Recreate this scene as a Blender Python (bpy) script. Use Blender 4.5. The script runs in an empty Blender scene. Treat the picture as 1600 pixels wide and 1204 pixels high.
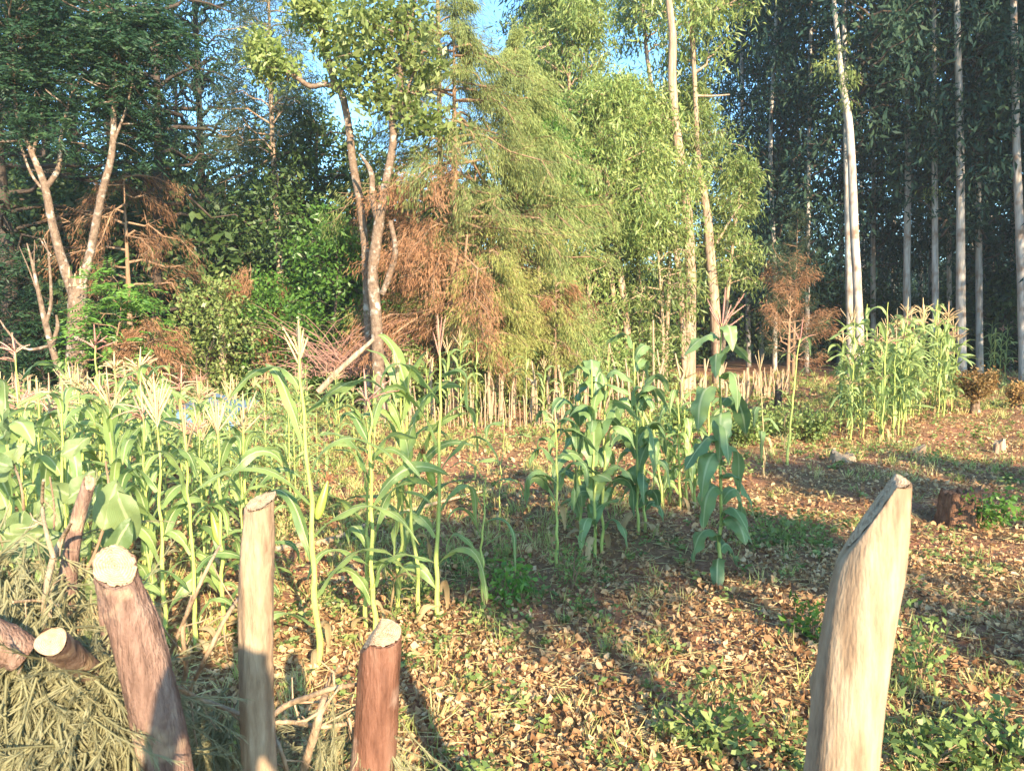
import bpy, math, random
import numpy as np
from mathutils import Vector

C = bpy.context.scene
COL = C.collection
R = math.radians
# ------------------------------------------------------------------ camera, light, exposure
F, CX, CY, CAMH = 1200.0, 800.0, 602.0, 2.0
PITCH = math.atan(102 / F)
cam = bpy.data.cameras.new("camera"); cam.lens = 27.0; cam.sensor_width = 36.0
cam.clip_start = 0.05; cam.clip_end = 3000
cam.dof.use_dof = True; cam.dof.focus_distance = 7.0; cam.dof.aperture_fstop = 11.0
co = bpy.data.objects.new("camera", cam); COL.objects.link(co)
co.location = (0, 0, CAMH); co.rotation_euler = (R(90) - PITCH, 0, 0)
C.camera = co
SUN_EL, SUN_AZ = 24.0, 21.0          # azimuth: degrees to the right of straight behind the camera
sd = Vector((math.sin(R(SUN_AZ)) * math.cos(R(SUN_EL)), -math.cos(R(SUN_AZ)) * math.cos(R(SUN_EL)), math.sin(R(SUN_EL))))
W = bpy.data.worlds.new("World"); C.world = W; W.use_nodes = True
nt = W.node_tree; bg = nt.nodes["Background"]
sky = nt.nodes.new("ShaderNodeTexSky"); sky.sky_type = 'NISHITA'; sky.sun_disc = False
sky.sun_elevation = R(SUN_EL); sky.sun_rotation = R(180 - SUN_AZ); sky.air_density = 1.0; sky.dust_density = 0.6; sky.ozone_density = 1.0
tint = nt.nodes.new("ShaderNodeMixRGB"); tint.blend_type = 'MULTIPLY'; tint.inputs[0].default_value = 1; tint.inputs[2].default_value = (0.58, 0.88, 1.05, 1)
nt.links.new(sky.outputs[0], tint.inputs[1]); nt.links.new(tint.outputs[0], bg.inputs[0]); bg.inputs[1].default_value = 0.145
sl = bpy.data.lights.new("sun", 'SUN'); sl.energy = 5.0; sl.angle = R(0.5); sl.color = (1.0, 0.80, 0.56)
so = bpy.data.objects.new("sun", sl); COL.objects.link(so)
so.rotation_euler = (-sd).to_track_quat('-Z', 'Y').to_euler()
C.view_settings.view_transform = 'Standard'; C.view_settings.look = 'None'
C.view_settings.exposure = 1.7; C.view_settings.gamma = 1
C.render.engine = 'CYCLES'
cy = C.cycles
cy.max_bounces = 6; cy.diffuse_bounces = 3; cy.glossy_bounces = 2; cy.transmission_bounces = 4; cy.transparent_max_bounces = 4
cy.use_denoising = True
cy.caustics_reflective = False; cy.caustics_refractive = False

rs = np.random.RandomState(7)
random.seed(7)

# ------------------------------------------------------------------ pixel <-> world
_c, _s = math.cos(PITCH), math.sin(PITCH)
def pray(px, py):
    u = (px - CX) / F; v = (CY - py) / F
    return np.array([u, _c + v * _s, -_s + v * _c])
def P(px, py, d):
    r = pray(px, py); k = d / r[1]
    return np.array([0, 0, CAMH]) + r * k
def gz(x, y):
    x = np.asarray(x, float); y = np.asarray(y, float)
    return (0.030 * np.sin(1.3 * x + 0.7 * y + 1) + 0.022 * np.sin(2.9 * x - 1.9 * y) + 0.014 * np.sin(5.3 * y + 1.7 * x + 2)
            + 0.010 * np.sin(7.7 * x + 6.1 * y)) * np.clip(1.5 - np.hypot(x, y) / 60, 0, 1) + 0.5 * (0.5 - 0.5 * np.tanh((y - 0.35) / 0.25))
def G(px, py):
    r = pray(px, py); k = -CAMH / r[2]; p = r * k
    return np.array([p[0], p[1], float(gz(p[0], p[1]))])
def snoise(x, y, s=1.0, o=0.0):
    x = x / s + o; y = y / s + o * 1.7
    return (np.sin(1.1 * x + 0.6 * y) + np.sin(-0.7 * x + 1.5 * y + 1.3) + 0.6 * np.sin(2.3 * x + 1.9 * y + 0.4) + 0.5 * np.sin(3.7 * x - 3.1 * y + 2.2) + 0.4 * np.sin(6.1 * x + 5.3 * y)) / 3.5

# ------------------------------------------------------------------ materials
def newmat(name):
    m = bpy.data.materials.new(name); m.use_nodes = True
    n = m.node_tree; p = n.nodes["Principled BSDF"]
    return m, n, p
def ramp(n, cols):
    r = n.nodes.new("ShaderNodeValToRGB")
    e = r.color_ramp.elements
    while len(e) < len(cols): e.new(0.5)
    for i, c in enumerate(cols):
        e[i].position = i / (len(cols) - 1) if len(c) == 3 else c[3]
        e[i].color = (c[0], c[1], c[2], 1)
    return r
def leafmat(name, cols, trans=0.3, rough=0.5, spec=0.4, noise_s=0.0):
    """colour picked per leaf by the 'rnd' attribute"""
    m, n, p = newmat(name)
    a = n.nodes.new("ShaderNodeAttribute"); a.attribute_name = "rnd"
    r = ramp(n, cols); n.links.new(a.outputs["Fac"], r.inputs[0])
    oi = n.nodes.new("ShaderNodeObjectInfo")
    hsv = n.nodes.new("ShaderNodeHueSaturation")
    mr = n.nodes.new("ShaderNodeMapRange"); mr.inputs[3].default_value = 0.8; mr.inputs[4].default_value = 1.2
    n.links.new(oi.outputs["Random"], mr.inputs[0]); n.links.new(mr.outputs[0], hsv.inputs["Value"])
    n.links.new(r.outputs[0], hsv.inputs["Color"])
    p.inputs["Roughness"].default_value = rough; p.inputs["Specular IOR Level"].default_value = spec
    n.links.new(hsv.outputs[0], p.inputs["Base Color"])
    if trans > 0:
        t = n.nodes.new("ShaderNodeBsdfTranslucent"); mx = n.nodes.new("ShaderNodeMixShader"); mx.inputs[0].default_value = trans
        g = n.nodes.new("ShaderNodeHueSaturation"); g.inputs["Value"].default_value = 1.5; g.inputs["Hue"].default_value = 0.485
        n.links.new(hsv.outputs[0], g.inputs["Color"]); n.links.new(g.outputs[0], t.inputs[0])
        n.links.new(p.outputs[0], mx.inputs[1]); n.links.new(t.outputs[0], mx.inputs[2])
        n.links.new(mx.outputs[0], n.nodes["Material Output"].inputs[0])
    return m
def barkmat(name, cols, scale=(6, 6, 1.2), bump=0.5, rough=0.85, bscale=1.0, spot=None):
    m, n, p = newmat(name)
    tc = n.nodes.new("ShaderNodeTexCoord"); mp = n.nodes.new("ShaderNodeMapping"); mp.inputs["Scale"].default_value = scale
    n.links.new(tc.outputs["Object"], mp.inputs[0])
    no = n.nodes.new("ShaderNodeTexNoise"); no.inputs["Scale"].default_value = 3; no.inputs["Detail"].default_value = 8; no.inputs["Roughness"].default_value = 0.65
    n.links.new(mp.outputs[0], no.inputs["Vector"])
    st = n.nodes.new("ShaderNodeMapRange"); st.inputs[1].default_value = 0.28; st.inputs[2].default_value = 0.72
    n.links.new(no.outputs[0], st.inputs[0])
    r = ramp(n, cols); n.links.new(st.outputs[0], r.inputs[0])
    out = r.outputs[0]
    if spot:
        n2 = n.nodes.new("ShaderNodeTexNoise"); n2.inputs["Scale"].default_value = spot[3]; n2.inputs["Detail"].default_value = 3
        n.links.new(tc.outputs["Object"], n2.inputs["Vector"])
        m2 = n.nodes.new("ShaderNodeMapRange"); m2.inputs[1].default_value = 0.55; m2.inputs[2].default_value = 0.66
        n.links.new(n2.outputs[0], m2.inputs[0])
        mx = n.nodes.new("ShaderNodeMixRGB"); mx.inputs[2].default_value = (*spot[:3], 1)
        n.links.new(m2.outputs[0], mx.inputs[0]); n.links.new(out, mx.inputs[1]); out = mx.outputs[0]
    n.links.new(out, p.inputs["Base Color"])
    p.inputs["Roughness"].default_value = rough; p.inputs["Specular IOR Level"].default_value = 0.25
    n3 = n.nodes.new("ShaderNodeTexNoise"); n3.inputs["Scale"].default_value = 9 * bscale; n3.inputs["Detail"].default_value = 6
    n.links.new(mp.outputs[0], n3.inputs["Vector"])
    b = n.nodes.new("ShaderNodeBump"); b.inputs["Strength"].default_value = bump; b.inputs["Distance"].default_value = 0.02 / bscale
    n.links.new(n3.outputs[0], b.inputs["Height"]); n.links.new(b.outputs[0], p.inputs["Normal"])
    return m
def maizemat(name, base, dark, rib, trans=0.35, rough=0.38):
    m, n, p = newmat(name)
    uv = n.nodes.new("ShaderNodeUVMap"); sx = n.nodes.new("ShaderNodeSeparateXYZ"); n.links.new(uv.outputs[0], sx.inputs[0])
    ab = n.nodes.new("ShaderNodeMath"); ab.operation = 'SUBTRACT'; ab.inputs[1].default_value = 0.5; n.links.new(sx.outputs[0], ab.inputs[0])
    ab2 = n.nodes.new("ShaderNodeMath"); ab2.operation = 'ABSOLUTE'; n.links.new(ab.outputs[0], ab2.inputs[0])
    mr = n.nodes.new("ShaderNodeMapRange"); mr.inputs[1].default_value = 0.035; mr.inputs[2].default_value = 0.075; mr.inputs[3].default_value = 1; mr.inputs[4].default_value = 0
    n.links.new(ab2.outputs[0], mr.inputs[0])
    tc = n.nodes.new("ShaderNodeTexCoord")
    no = n.nodes.new("ShaderNodeTexNoise"); no.inputs["Scale"].default_value = 5; no.inputs["Detail"].default_value = 4
    n.links.new(tc.outputs["Object"], no.inputs["Vector"])
    # fine veins
    wv = n.nodes.new("ShaderNodeMath"); wv.operation = 'SINE'; mu = n.nodes.new("ShaderNodeMath"); mu.operation = 'MULTIPLY'; mu.inputs[1].default_value = 130
    n.links.new(sx.outputs[0], mu.inputs[0]); n.links.new(mu.outputs[0], wv.inputs[0])
    a = n.nodes.new("ShaderNodeAttribute"); a.attribute_name = "rnd"
    ad = n.nodes.new("ShaderNodeMath"); ad.operation = 'MULTIPLY_ADD'; ad.inputs[1].default_value = 0.08; n.links.new(wv.outputs[0], ad.inputs[0]); n.links.new(no.outputs[0], ad.inputs[2])
    ad2 = n.nodes.new("ShaderNodeMath"); ad2.operation = 'MULTIPLY_ADD'; ad2.inputs[1].default_value = 0.7; n.links.new(a.outputs["Fac"], ad2.inputs[0]); n.links.new(ad.outputs[0], ad2.inputs[2])
    r = ramp(n, [(*dark, 0.35), (*base, 0.95)]); n.links.new(ad2.outputs[0], r.inputs[0])
    # dry tips
    tip = n.nodes.new("ShaderNodeMapRange"); tip.inputs[1].default_value = 0.93; tip.inputs[2].default_value = 1.0; tip.inputs[4].default_value = 0.8
    n.links.new(sx.outputs[1], tip.inputs[0])
    m1 = n.nodes.new("ShaderNodeMixRGB"); m1.inputs[2].default_value = (*rib, 1); n.links.new(mr.outputs[0], m1.inputs[0]); n.links.new(r.outputs[0], m1.inputs[1])
    m2 = n.nodes.new("ShaderNodeMixRGB"); m2.inputs[2].default_value = (0.42, 0.28, 0.12, 1); n.links.new(tip.outputs[0], m2.inputs[0]); n.links.new(m1.outputs[0], m2.inputs[1])
    n.links.new(m2.outputs[0], p.inputs["Base Color"]); p.inputs["Roughness"].default_value = rough
    p.inputs["Specular IOR Level"].default_value = 0.55
    b = n.nodes.new("ShaderNodeBump"); b.inputs["Strength"].default_value = 0.25; b.inputs["Distance"].default_value = 0.002
    n.links.new(wv.outputs[0], b.inputs["Height"]); n.links.new(b.outputs[0], p.inputs["Normal"])
    t = n.nodes.new("ShaderNodeBsdfTranslucent"); g = n.nodes.new("ShaderNodeHueSaturation"); g.inputs["Value"].default_value = 1.7; g.inputs["Hue"].default_value = 0.48
    n.links.new(m2.outputs[0], g.inputs["Color"]); n.links.new(g.outputs[0], t.inputs[0])
    mx = n.nodes.new("ShaderNodeMixShader"); mx.inputs[0].default_value = trans
    n.links.new(p.outputs[0], mx.inputs[1]); n.links.new(t.outputs[0], mx.inputs[2]); n.links.new(mx.outputs[0], n.nodes["Material Output"].inputs[0])
    return m

M = {}
M['maize'] = maizemat("maize_leaf", (0.27, 0.37, 0.12), (0.10, 0.19, 0.065), (0.50, 0.57, 0.29))
M['maize_shaded'] = maizemat("maize_leaf_shaded", (0.20, 0.30, 0.11), (0.075, 0.15, 0.06), (0.36, 0.44, 0.22), trans=0.25)  # darker leaf copy: shade put into the colour of the shaded plants
M['dryleaf'] = leafmat("withered_blade", [(0.34, 0.24, 0.12), (0.50, 0.38, 0.20)], 0.3, 0.7)
M['stalk'] = barkmat("maize_stalk", [(0.30, 0.36, 0.08), (0.38, 0.44, 0.12), (0.48, 0.48, 0.18)], (20, 20, 3), 0.1, 0.5)
M['stalk_dry'] = barkmat("maize_stalk_dry", [(0.42, 0.30, 0.15), (0.55, 0.42, 0.22)], (20, 20, 3), 0.2, 0.7)
M['tassel'] = leafmat("tassel_cream", [(0.55, 0.42, 0.20), (0.70, 0.58, 0.34), (0.62, 0.42, 0.26)], 0.25, 0.8)
M['tassel_pink'] = leafmat("tassel_pink", [(0.42, 0.20, 0.16), (0.58, 0.32, 0.25), (0.55, 0.40, 0.25)], 0.2, 0.8)
M['husk'] = maizemat("cob_husk", (0.40, 0.48, 0.10), (0.28, 0.38, 0.07), (0.45, 0.52, 0.15), trans=0.3)
M['silk'] = leafmat("cob_silk", [(0.22, 0.08, 0.04), (0.35, 0.16, 0.08)], 0.1, 0.8)
M['gum_dark'] = leafmat("gum_leaf_dark", [(0.014, 0.042, 0.034), (0.026, 0.062, 0.042), (0.060, 0.100, 0.050)], 0.2, 0.6, 0.2)  # dark tone stands in for the shade inside the woods
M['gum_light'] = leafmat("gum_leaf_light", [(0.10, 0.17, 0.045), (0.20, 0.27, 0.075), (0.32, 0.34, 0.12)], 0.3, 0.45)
M['feather'] = leafmat("feathery_leaf", [(0.014, 0.042, 0.024), (0.026, 0.068, 0.032), (0.055, 0.105, 0.036)], 0.25, 0.5, 0.3)  # dark foliage, the tone also standing in for shade on the left trees
M['broad'] = leafmat("broad_leaf", [(0.14, 0.21, 0.05), (0.26, 0.34, 0.10), (0.38, 0.43, 0.18)], 0.4, 0.4)
M['bright'] = leafmat("bright_leaf", [(0.06, 0.15, 0.03), (0.11, 0.24, 0.04), (0.17, 0.30, 0.06)], 0.35, 0.4)
M['cyp'] = leafmat("cypress_green", [(0.12, 0.17, 0.055), (0.21, 0.26, 0.08), (0.30, 0.32, 0.10)], 0.2, 0.7)
M['cyp_dark'] = leafmat("cypress_dark", [(0.03, 0.055, 0.025), (0.05, 0.08, 0.03)], 0.15, 0.7)
M['cyp_brown'] = leafmat("cypress_dead", [(0.14, 0.07, 0.035), (0.25, 0.125, 0.06), (0.34, 0.195, 0.095)], 0.15, 0.8)
M['cyp_yellow'] = leafmat("cypress_yellowing", [(0.17, 0.20, 0.05), (0.28, 0.30, 0.08), (0.36, 0.29, 0.11)], 0.2, 0.7)
M['wisp'] = leafmat("wispy_needles", [(0.05, 0.08, 0.045), (0.09, 0.12, 0.06)], 0.2, 0.7)
M['bark_pale'] = barkmat("bark_pale", [(0.075, 0.05, 0.035), (0.18, 0.125, 0.085), (0.29, 0.21, 0.15)], (5, 5, 4), 0.9, 0.85, 1, (0.38, 0.34, 0.28, 7))
M['bark_gum'] = barkmat("bark_gum", [(0.20, 0.15, 0.11), (0.42, 0.38, 0.33), (0.56, 0.53, 0.48)], (4, 4, 0.5), 0.35, 0.75, 1.0, (0.24, 0.16, 0.11, 1.6))
M['bark_gum_pink'] = barkmat("bark_gum_peeling", [(0.18, 0.10, 0.06), (0.36, 0.25, 0.17), (0.52, 0.41, 0.31)], (6, 6, 0.7), 0.5, 0.8)
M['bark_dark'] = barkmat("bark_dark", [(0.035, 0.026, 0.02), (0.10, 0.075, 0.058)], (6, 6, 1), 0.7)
M['bark_brown'] = barkmat("bark_brown", [(0.20, 0.12, 0.07), (0.36, 0.24, 0.15)], (6, 6, 1), 0.6)
M['stick'] = barkmat("dry_stick", [(0.20, 0.13, 0.08), (0.38, 0.27, 0.17), (0.52, 0.41, 0.28)], (14, 14, 2), 0.4)
M['twig_pink'] = barkmat("bare_twig", [(0.26, 0.13, 0.10), (0.40, 0.24, 0.18)], (14, 14, 2), 0.2)
M['post_pale'] = barkmat("post_peeled_wood", [(0.13, 0.08, 0.05), (0.34, 0.24, 0.15), (0.50, 0.38, 0.26)], (12, 12, 2.0), 0.35, 0.75, 2.0, (0.26, 0.17, 0.10, 7))
M['post_red'] = barkmat("post_red_bark", [(0.08, 0.035, 0.022), (0.19, 0.09, 0.058), (0.28, 0.16, 0.11)], (10, 10, 2), 0.5, 0.45, 2.0, (0.30, 0.20, 0.15, 9))
M['post_brown'] = barkmat("post_brown_bark", [(0.09, 0.05, 0.035), (0.22, 0.135, 0.10), (0.34, 0.24, 0.185)], (12, 12, 2.5), 0.9, 0.75, 2.0, (0.42, 0.29, 0.19, 12))
M['cut'] = barkmat("sawn_wood", [(0.50, 0.36, 0.22), (0.72, 0.58, 0.40), (0.80, 0.68, 0.50)], (10, 60, 24), 0.9, 0.75, 2, (0.42, 0.27, 0.15, 30))
def ringmat(name, dk, lt, ln=26):
    m, n, p = newmat(name); uv = n.nodes.new("ShaderNodeUVMap"); sx = n.nodes.new("ShaderNodeSeparateXYZ"); n.links.new(uv.outputs[0], sx.inputs[0])
    tc = n.nodes.new("ShaderNodeTexCoord"); no = n.nodes.new("ShaderNodeTexNoise"); no.inputs["Scale"].default_value = 14; no.inputs["Detail"].default_value = 6; n.links.new(tc.outputs["Object"], no.inputs["Vector"])
    a = n.nodes.new("ShaderNodeMath"); a.operation = 'MULTIPLY_ADD'; a.inputs[1].default_value = 0.6; n.links.new(no.outputs[0], a.inputs[0]); n.links.new(sx.outputs[0], a.inputs[2])
    b = n.nodes.new("ShaderNodeMath"); b.operation = 'MULTIPLY'; b.inputs[1].default_value = ln * 2; n.links.new(a.outputs[0], b.inputs[0])
    c = n.nodes.new("ShaderNodeMath"); c.operation = 'SINE'; n.links.new(b.outputs[0], c.inputs[0])
    n2 = n.nodes.new("ShaderNodeTexNoise"); n2.inputs["Scale"].default_value = 45; n2.inputs["Detail"].default_value = 8; n2.inputs["Roughness"].default_value = 0.8; n.links.new(tc.outputs["Object"], n2.inputs["Vector"])
    d = n.nodes.new("ShaderNodeMath"); d.operation = 'MULTIPLY_ADD'; d.inputs[1].default_value = 0.13; n.links.new(c.outputs[0], d.inputs[0]); n.links.new(n2.outputs[0], d.inputs[2])
    # radial cracks
    e = n.nodes.new("ShaderNodeMath"); e.operation = 'MULTIPLY_ADD'; e.inputs[1].default_value = 9.4; n.links.new(sx.outputs[1], e.inputs[0]); n.links.new(no.outputs[0], e.inputs[2])
    f = n.nodes.new("ShaderNodeMath"); f.operation = 'SINE'; n.links.new(e.outputs[0], f.inputs[0]); g = n.nodes.new("ShaderNodeMath"); g.operation = 'POWER'; g.inputs[1].default_value = 60
    h = n.nodes.new("ShaderNodeMath"); h.operation = 'ABSOLUTE'; n.links.new(f.outputs[0], h.inputs[0]); n.links.new(h.outputs[0], g.inputs[0])
    k = n.nodes.new("ShaderNodeMath"); k.operation = 'MULTIPLY_ADD'; k.inputs[1].default_value = 0.0; n.links.new(g.outputs[0], k.inputs[0]); n.links.new(d.outputs[0], k.inputs[2])
    r = ramp(n, [(*dk, 0.25), (*[(x_ + y_) / 2 for x_, y_ in zip(dk, lt)], 0.45), (*lt, 0.68)]); n.links.new(k.outputs[0], r.inputs[0]); n.links.new(r.outputs[0], p.inputs["Base Color"])
    bb = n.nodes.new("ShaderNodeBump"); bb.inputs["Strength"].default_value = 0.6; bb.inputs["Distance"].default_value = 0.004; n.links.new(k.outputs[0], bb.inputs["Height"]); n.links.new(bb.outputs[0], p.inputs["Normal"])
    p.inputs["Roughness"].default_value = 0.8; return m
M['cut'] = ringmat("sawn_wood", (0.20, 0.11, 0.055), (0.58, 0.43, 0.27))
M['stump'] = barkmat("stump_bark", [(0.07, 0.035, 0.02), (0.20, 0.10, 0.055), (0.36, 0.20, 0.11)], (9, 9, 3), 1.0, 0.9, 1.5)
M['litter'] = leafmat("dry_leaf_litter", [(0.20, 0.10, 0.045), (0.37, 0.21, 0.095), (0.52, 0.33, 0.16), (0.64, 0.47, 0.27)], 0.18, 0.7, 0.3)
M['weed'] = leafmat("weed_leaf", [(0.10, 0.17, 0.045), (0.20, 0.28, 0.08), (0.32, 0.37, 0.12)], 0.3, 0.5)
M['grass'] = leafmat("grass_blade", [(0.18, 0.25, 0.07), (0.35, 0.38, 0.12), (0.55, 0.46, 0.22)], 0.3, 0.6)
M['oval'] = maizemat("shrub_leaf", (0.24, 0.31, 0.12), (0.10, 0.17, 0.06), (0.38, 0.44, 0.22), trans=0.35, rough=0.45)
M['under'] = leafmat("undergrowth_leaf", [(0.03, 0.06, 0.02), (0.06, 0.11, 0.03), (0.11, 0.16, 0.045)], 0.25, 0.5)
M['sheet'] = barkmat("blue_sheet", [(0.09, 0.15, 0.24), (0.18, 0.28, 0.40)], (3, 3, 3), 0.4, 0.35)

# ------------------------------------------------------------------ mesh helpers
def mesh_np(name, V, Q, rnd=None, mat=None, uv=None, smooth=False, uvl=None):
    """V (N,3), Q (M,4) ints; rnd per face"""
    me = bpy.data.meshes.new(name)
    V = np.ascontiguousarray(V, np.float32); Q = np.ascontiguousarray(Q, np.int32)
    k = Q.shape[1]
    me.vertices.add(len(V)); me.vertices.foreach_set("co", V.ravel())
    me.loops.add(Q.size); me.loops.foreach_set("vertex_index", Q.ravel())
    me.polygons.add(len(Q)); me.polygons.foreach_set("loop_start", np.arange(0, Q.size, k, dtype=np.int32))
    if smooth: me.polygons.foreach_set("use_smooth", np.ones(len(Q), bool))
    if rnd is not None:
        a = me.attributes.new("rnd", 'FLOAT', 'FACE'); a.data.foreach_set("value", np.ascontiguousarray(rnd, np.float32))
    if uv is not None:      # per vertex uv
        l = me.uv_layers.new(name="UVMap"); l.data.foreach_set("uv", np.ascontiguousarray(uv[Q.ravel()], np.float32).ravel())
    me.update(calc_edges=True)
    if mat: me.materials.append(mat)
    return me
def ob(name, me, parent=None, loc=None):
    o = bpy.data.objects.new(name, me); COL.objects.link(o)
    if parent is not None: o.parent = parent
    if loc is not None: o.location = loc
    return o
def tag(o, label=None, cat=None, group=None, kind=None):
    if label: o["label"] = label
    if cat: o["category"] = cat
    if group: o["group"] = group
    if kind: o["kind"] = kind
    return o
def root(name, loc, label, cat, group=None, rz=0.0):
    o = bpy.data.objects.new(name, None); COL.objects.link(o); o.empty_display_size = 0.1
    o.location = loc; o.rotation_euler = (0, 0, rz)
    return tag(o, label, cat, group)
def dup(r, loc, rz=0.0, sc=1.0, label=None, group=None):
    n = r.copy(); COL.objects.link(n); n.location = loc; n.rotation_euler = (0, 0, rz); n.scale = (sc, sc, sc)
    if label: n["label"] = label
    if group: n["group"] = group
    for ch in list(r.children):
        c = ch.copy(); COL.objects.link(c); c.parent = n
        for g in ch.children:
            d = g.copy(); COL.objects.link(d); d.parent = c
    return n
def nrm(a):
    return a / np.maximum(np.linalg.norm(a, axis=-1, keepdims=True), 1e-9)

class Buf:
    """collects quads (degenerate quads allowed) into one mesh"""
    def __init__(s): s.V, s.Q, s.R, s.n = [], [], [], 0
    def add(s, V, Q, r=None):
        s.V.append(np.asarray(V, float)); s.Q.append(np.asarray(Q) + s.n); s.n += len(V)
        s.R.append(np.full(len(Q), 0.5) if r is None else (np.full(len(Q), r) if np.isscalar(r) else r))
    def mesh(s, name, mat, off=None, smooth=False):
        V = np.concatenate(s.V); Q = np.concatenate(s.Q)
        if off is not None: V = V - np.asarray(off)
        return mesh_np(name, V, Q, np.concatenate(s.R), mat, smooth=smooth)

def tube(buf, pts, rad, n=8, r=None, jit=0.0, cap=True, rng=rs):
    pts = np.asarray(pts, float); rad = np.asarray(rad, float); m = len(pts)
    t = np.gradient(pts, axis=0); t = nrm(t)
    up = np.array([0, 0, 1.0]) if abs(t[0][2]) < 0.9 else np.array([1.0, 0, 0])
    a = nrm(np.cross(t, up)); b = np.cross(t, a)
    th = np.linspace(0, 2 * np.pi, n, endpoint=False)
    rr = rad[:, None] * (1 + (jit * rng.randn(m, n) if jit else 0))
    V = pts[:, None, :] + rr[..., None] * (np.cos(th)[None, :, None] * a[:, None, :] + np.sin(th)[None, :, None] * b[:, None, :])
    V = V.reshape(-1, 3)
    i = np.arange(m - 1)[:, None] * n; j = np.arange(n)[None, :]; j2 = (j + 1) % n
    Q = np.stack([i + j, i + j2, i + n + j2, i + n + j], -1).reshape(-1, 4)
    buf.add(V, Q, r)
    if cap:
        for base, c in ((0, pts[0]), ((m - 1) * n, pts[-1])):
            idx = np.arange(n); ring = V[base:base + n]
            VV = np.concatenate([ring, c[None]]); k = np.full(n, n)
            QQ = np.stack([idx, (idx + 1) % n, k, k], -1)
            # triangle as quad: put midpoint vertex instead of a repeated one
            mid = (ring + c) / 2; VV = np.concatenate([VV, mid])
            QQ = np.stack([idx, (idx + 1) % n, n + 1 + (idx + 1) % n, n + 1 + idx], -1)
            QQ2 = None
            buf.add(VV, QQ, r)
            inner = np.concatenate([mid]); h = n // 2
            # close the inner ring with quads strip
            q = [[k_, k_ + 1, n - 2 - k_, n - 1 - k_] for k_ in range(0, h - 1)]
            if q: buf.add(inner, np.array(q), r)

def smooth_path(pts, n):
    """Catmull-Rom resample; pts (k,m)"""
    pts = np.asarray(pts, float); k = len(pts)
    if k < 3: 
        t = np.linspace(0, 1, n)[:, None]; return pts[0] * (1 - t) + pts[-1] * t
    e = np.concatenate([[2 * pts[0] - pts[1]], pts, [2 * pts[-1] - pts[-2]]])
    out = []
    for u in np.linspace(0, k - 1 - 1e-6, n):
        i = int(u); f = u - i; p0, p1, p2, p3 = e[i], e[i + 1], e[i + 2], e[i + 3]
        out.append(0.5 * ((2 * p1) + (-p0 + p2) * f + (2 * p0 - 5 * p1 + 4 * p2 - p3) * f * f + (-p0 + 3 * p1 - 3 * p2 + p3) * f ** 3))
    return np.array(out)
def pixpath(d, L, n=None, dd=0.0):
    """L: (px,py,width_px[,depth offset]) -> points, radii, resampled"""
    A = []
    for e in L:
        dz = e[3] if len(e) > 3 else 0.0
        p = P(e[0], e[1], d + dz); A.append([*p, e[2] * 0.5 * (d + dz) / F])
    A = smooth_path(A, n or max(6, 3 * len(L)))
    return A[:, :3], np.maximum(A[:, 3], 0.002)

def leaves_np(Pn, D, L, Wd, rng, rnd=None, fold=0.25):
    """one folded rhombus per leaf: 4 verts 1 quad"""
    N = len(Pn); D = nrm(D)
    a = nrm(np.cross(D, rng.randn(N, 3)))
    b = np.cross(D, a)
    L = np.broadcast_to(L, (N,))[:, None]; Wd = np.broadcast_to(Wd, (N,))[:, None]
    V = np.empty((N, 4, 3)); mid = Pn + D * L * 0.45
    V[:, 0] = Pn; V[:, 2] = Pn + D * L - b * L * 0.12
    V[:, 1] = mid + a * Wd * 0.5 + b * Wd * fold; V[:, 3] = mid - a * Wd * 0.5 + b * Wd * fold
    Q = np.arange(4 * N).reshape(N, 4)
    return V.reshape(-1, 3), Q, (rng.rand(N) if rnd is None else rnd)

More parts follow.
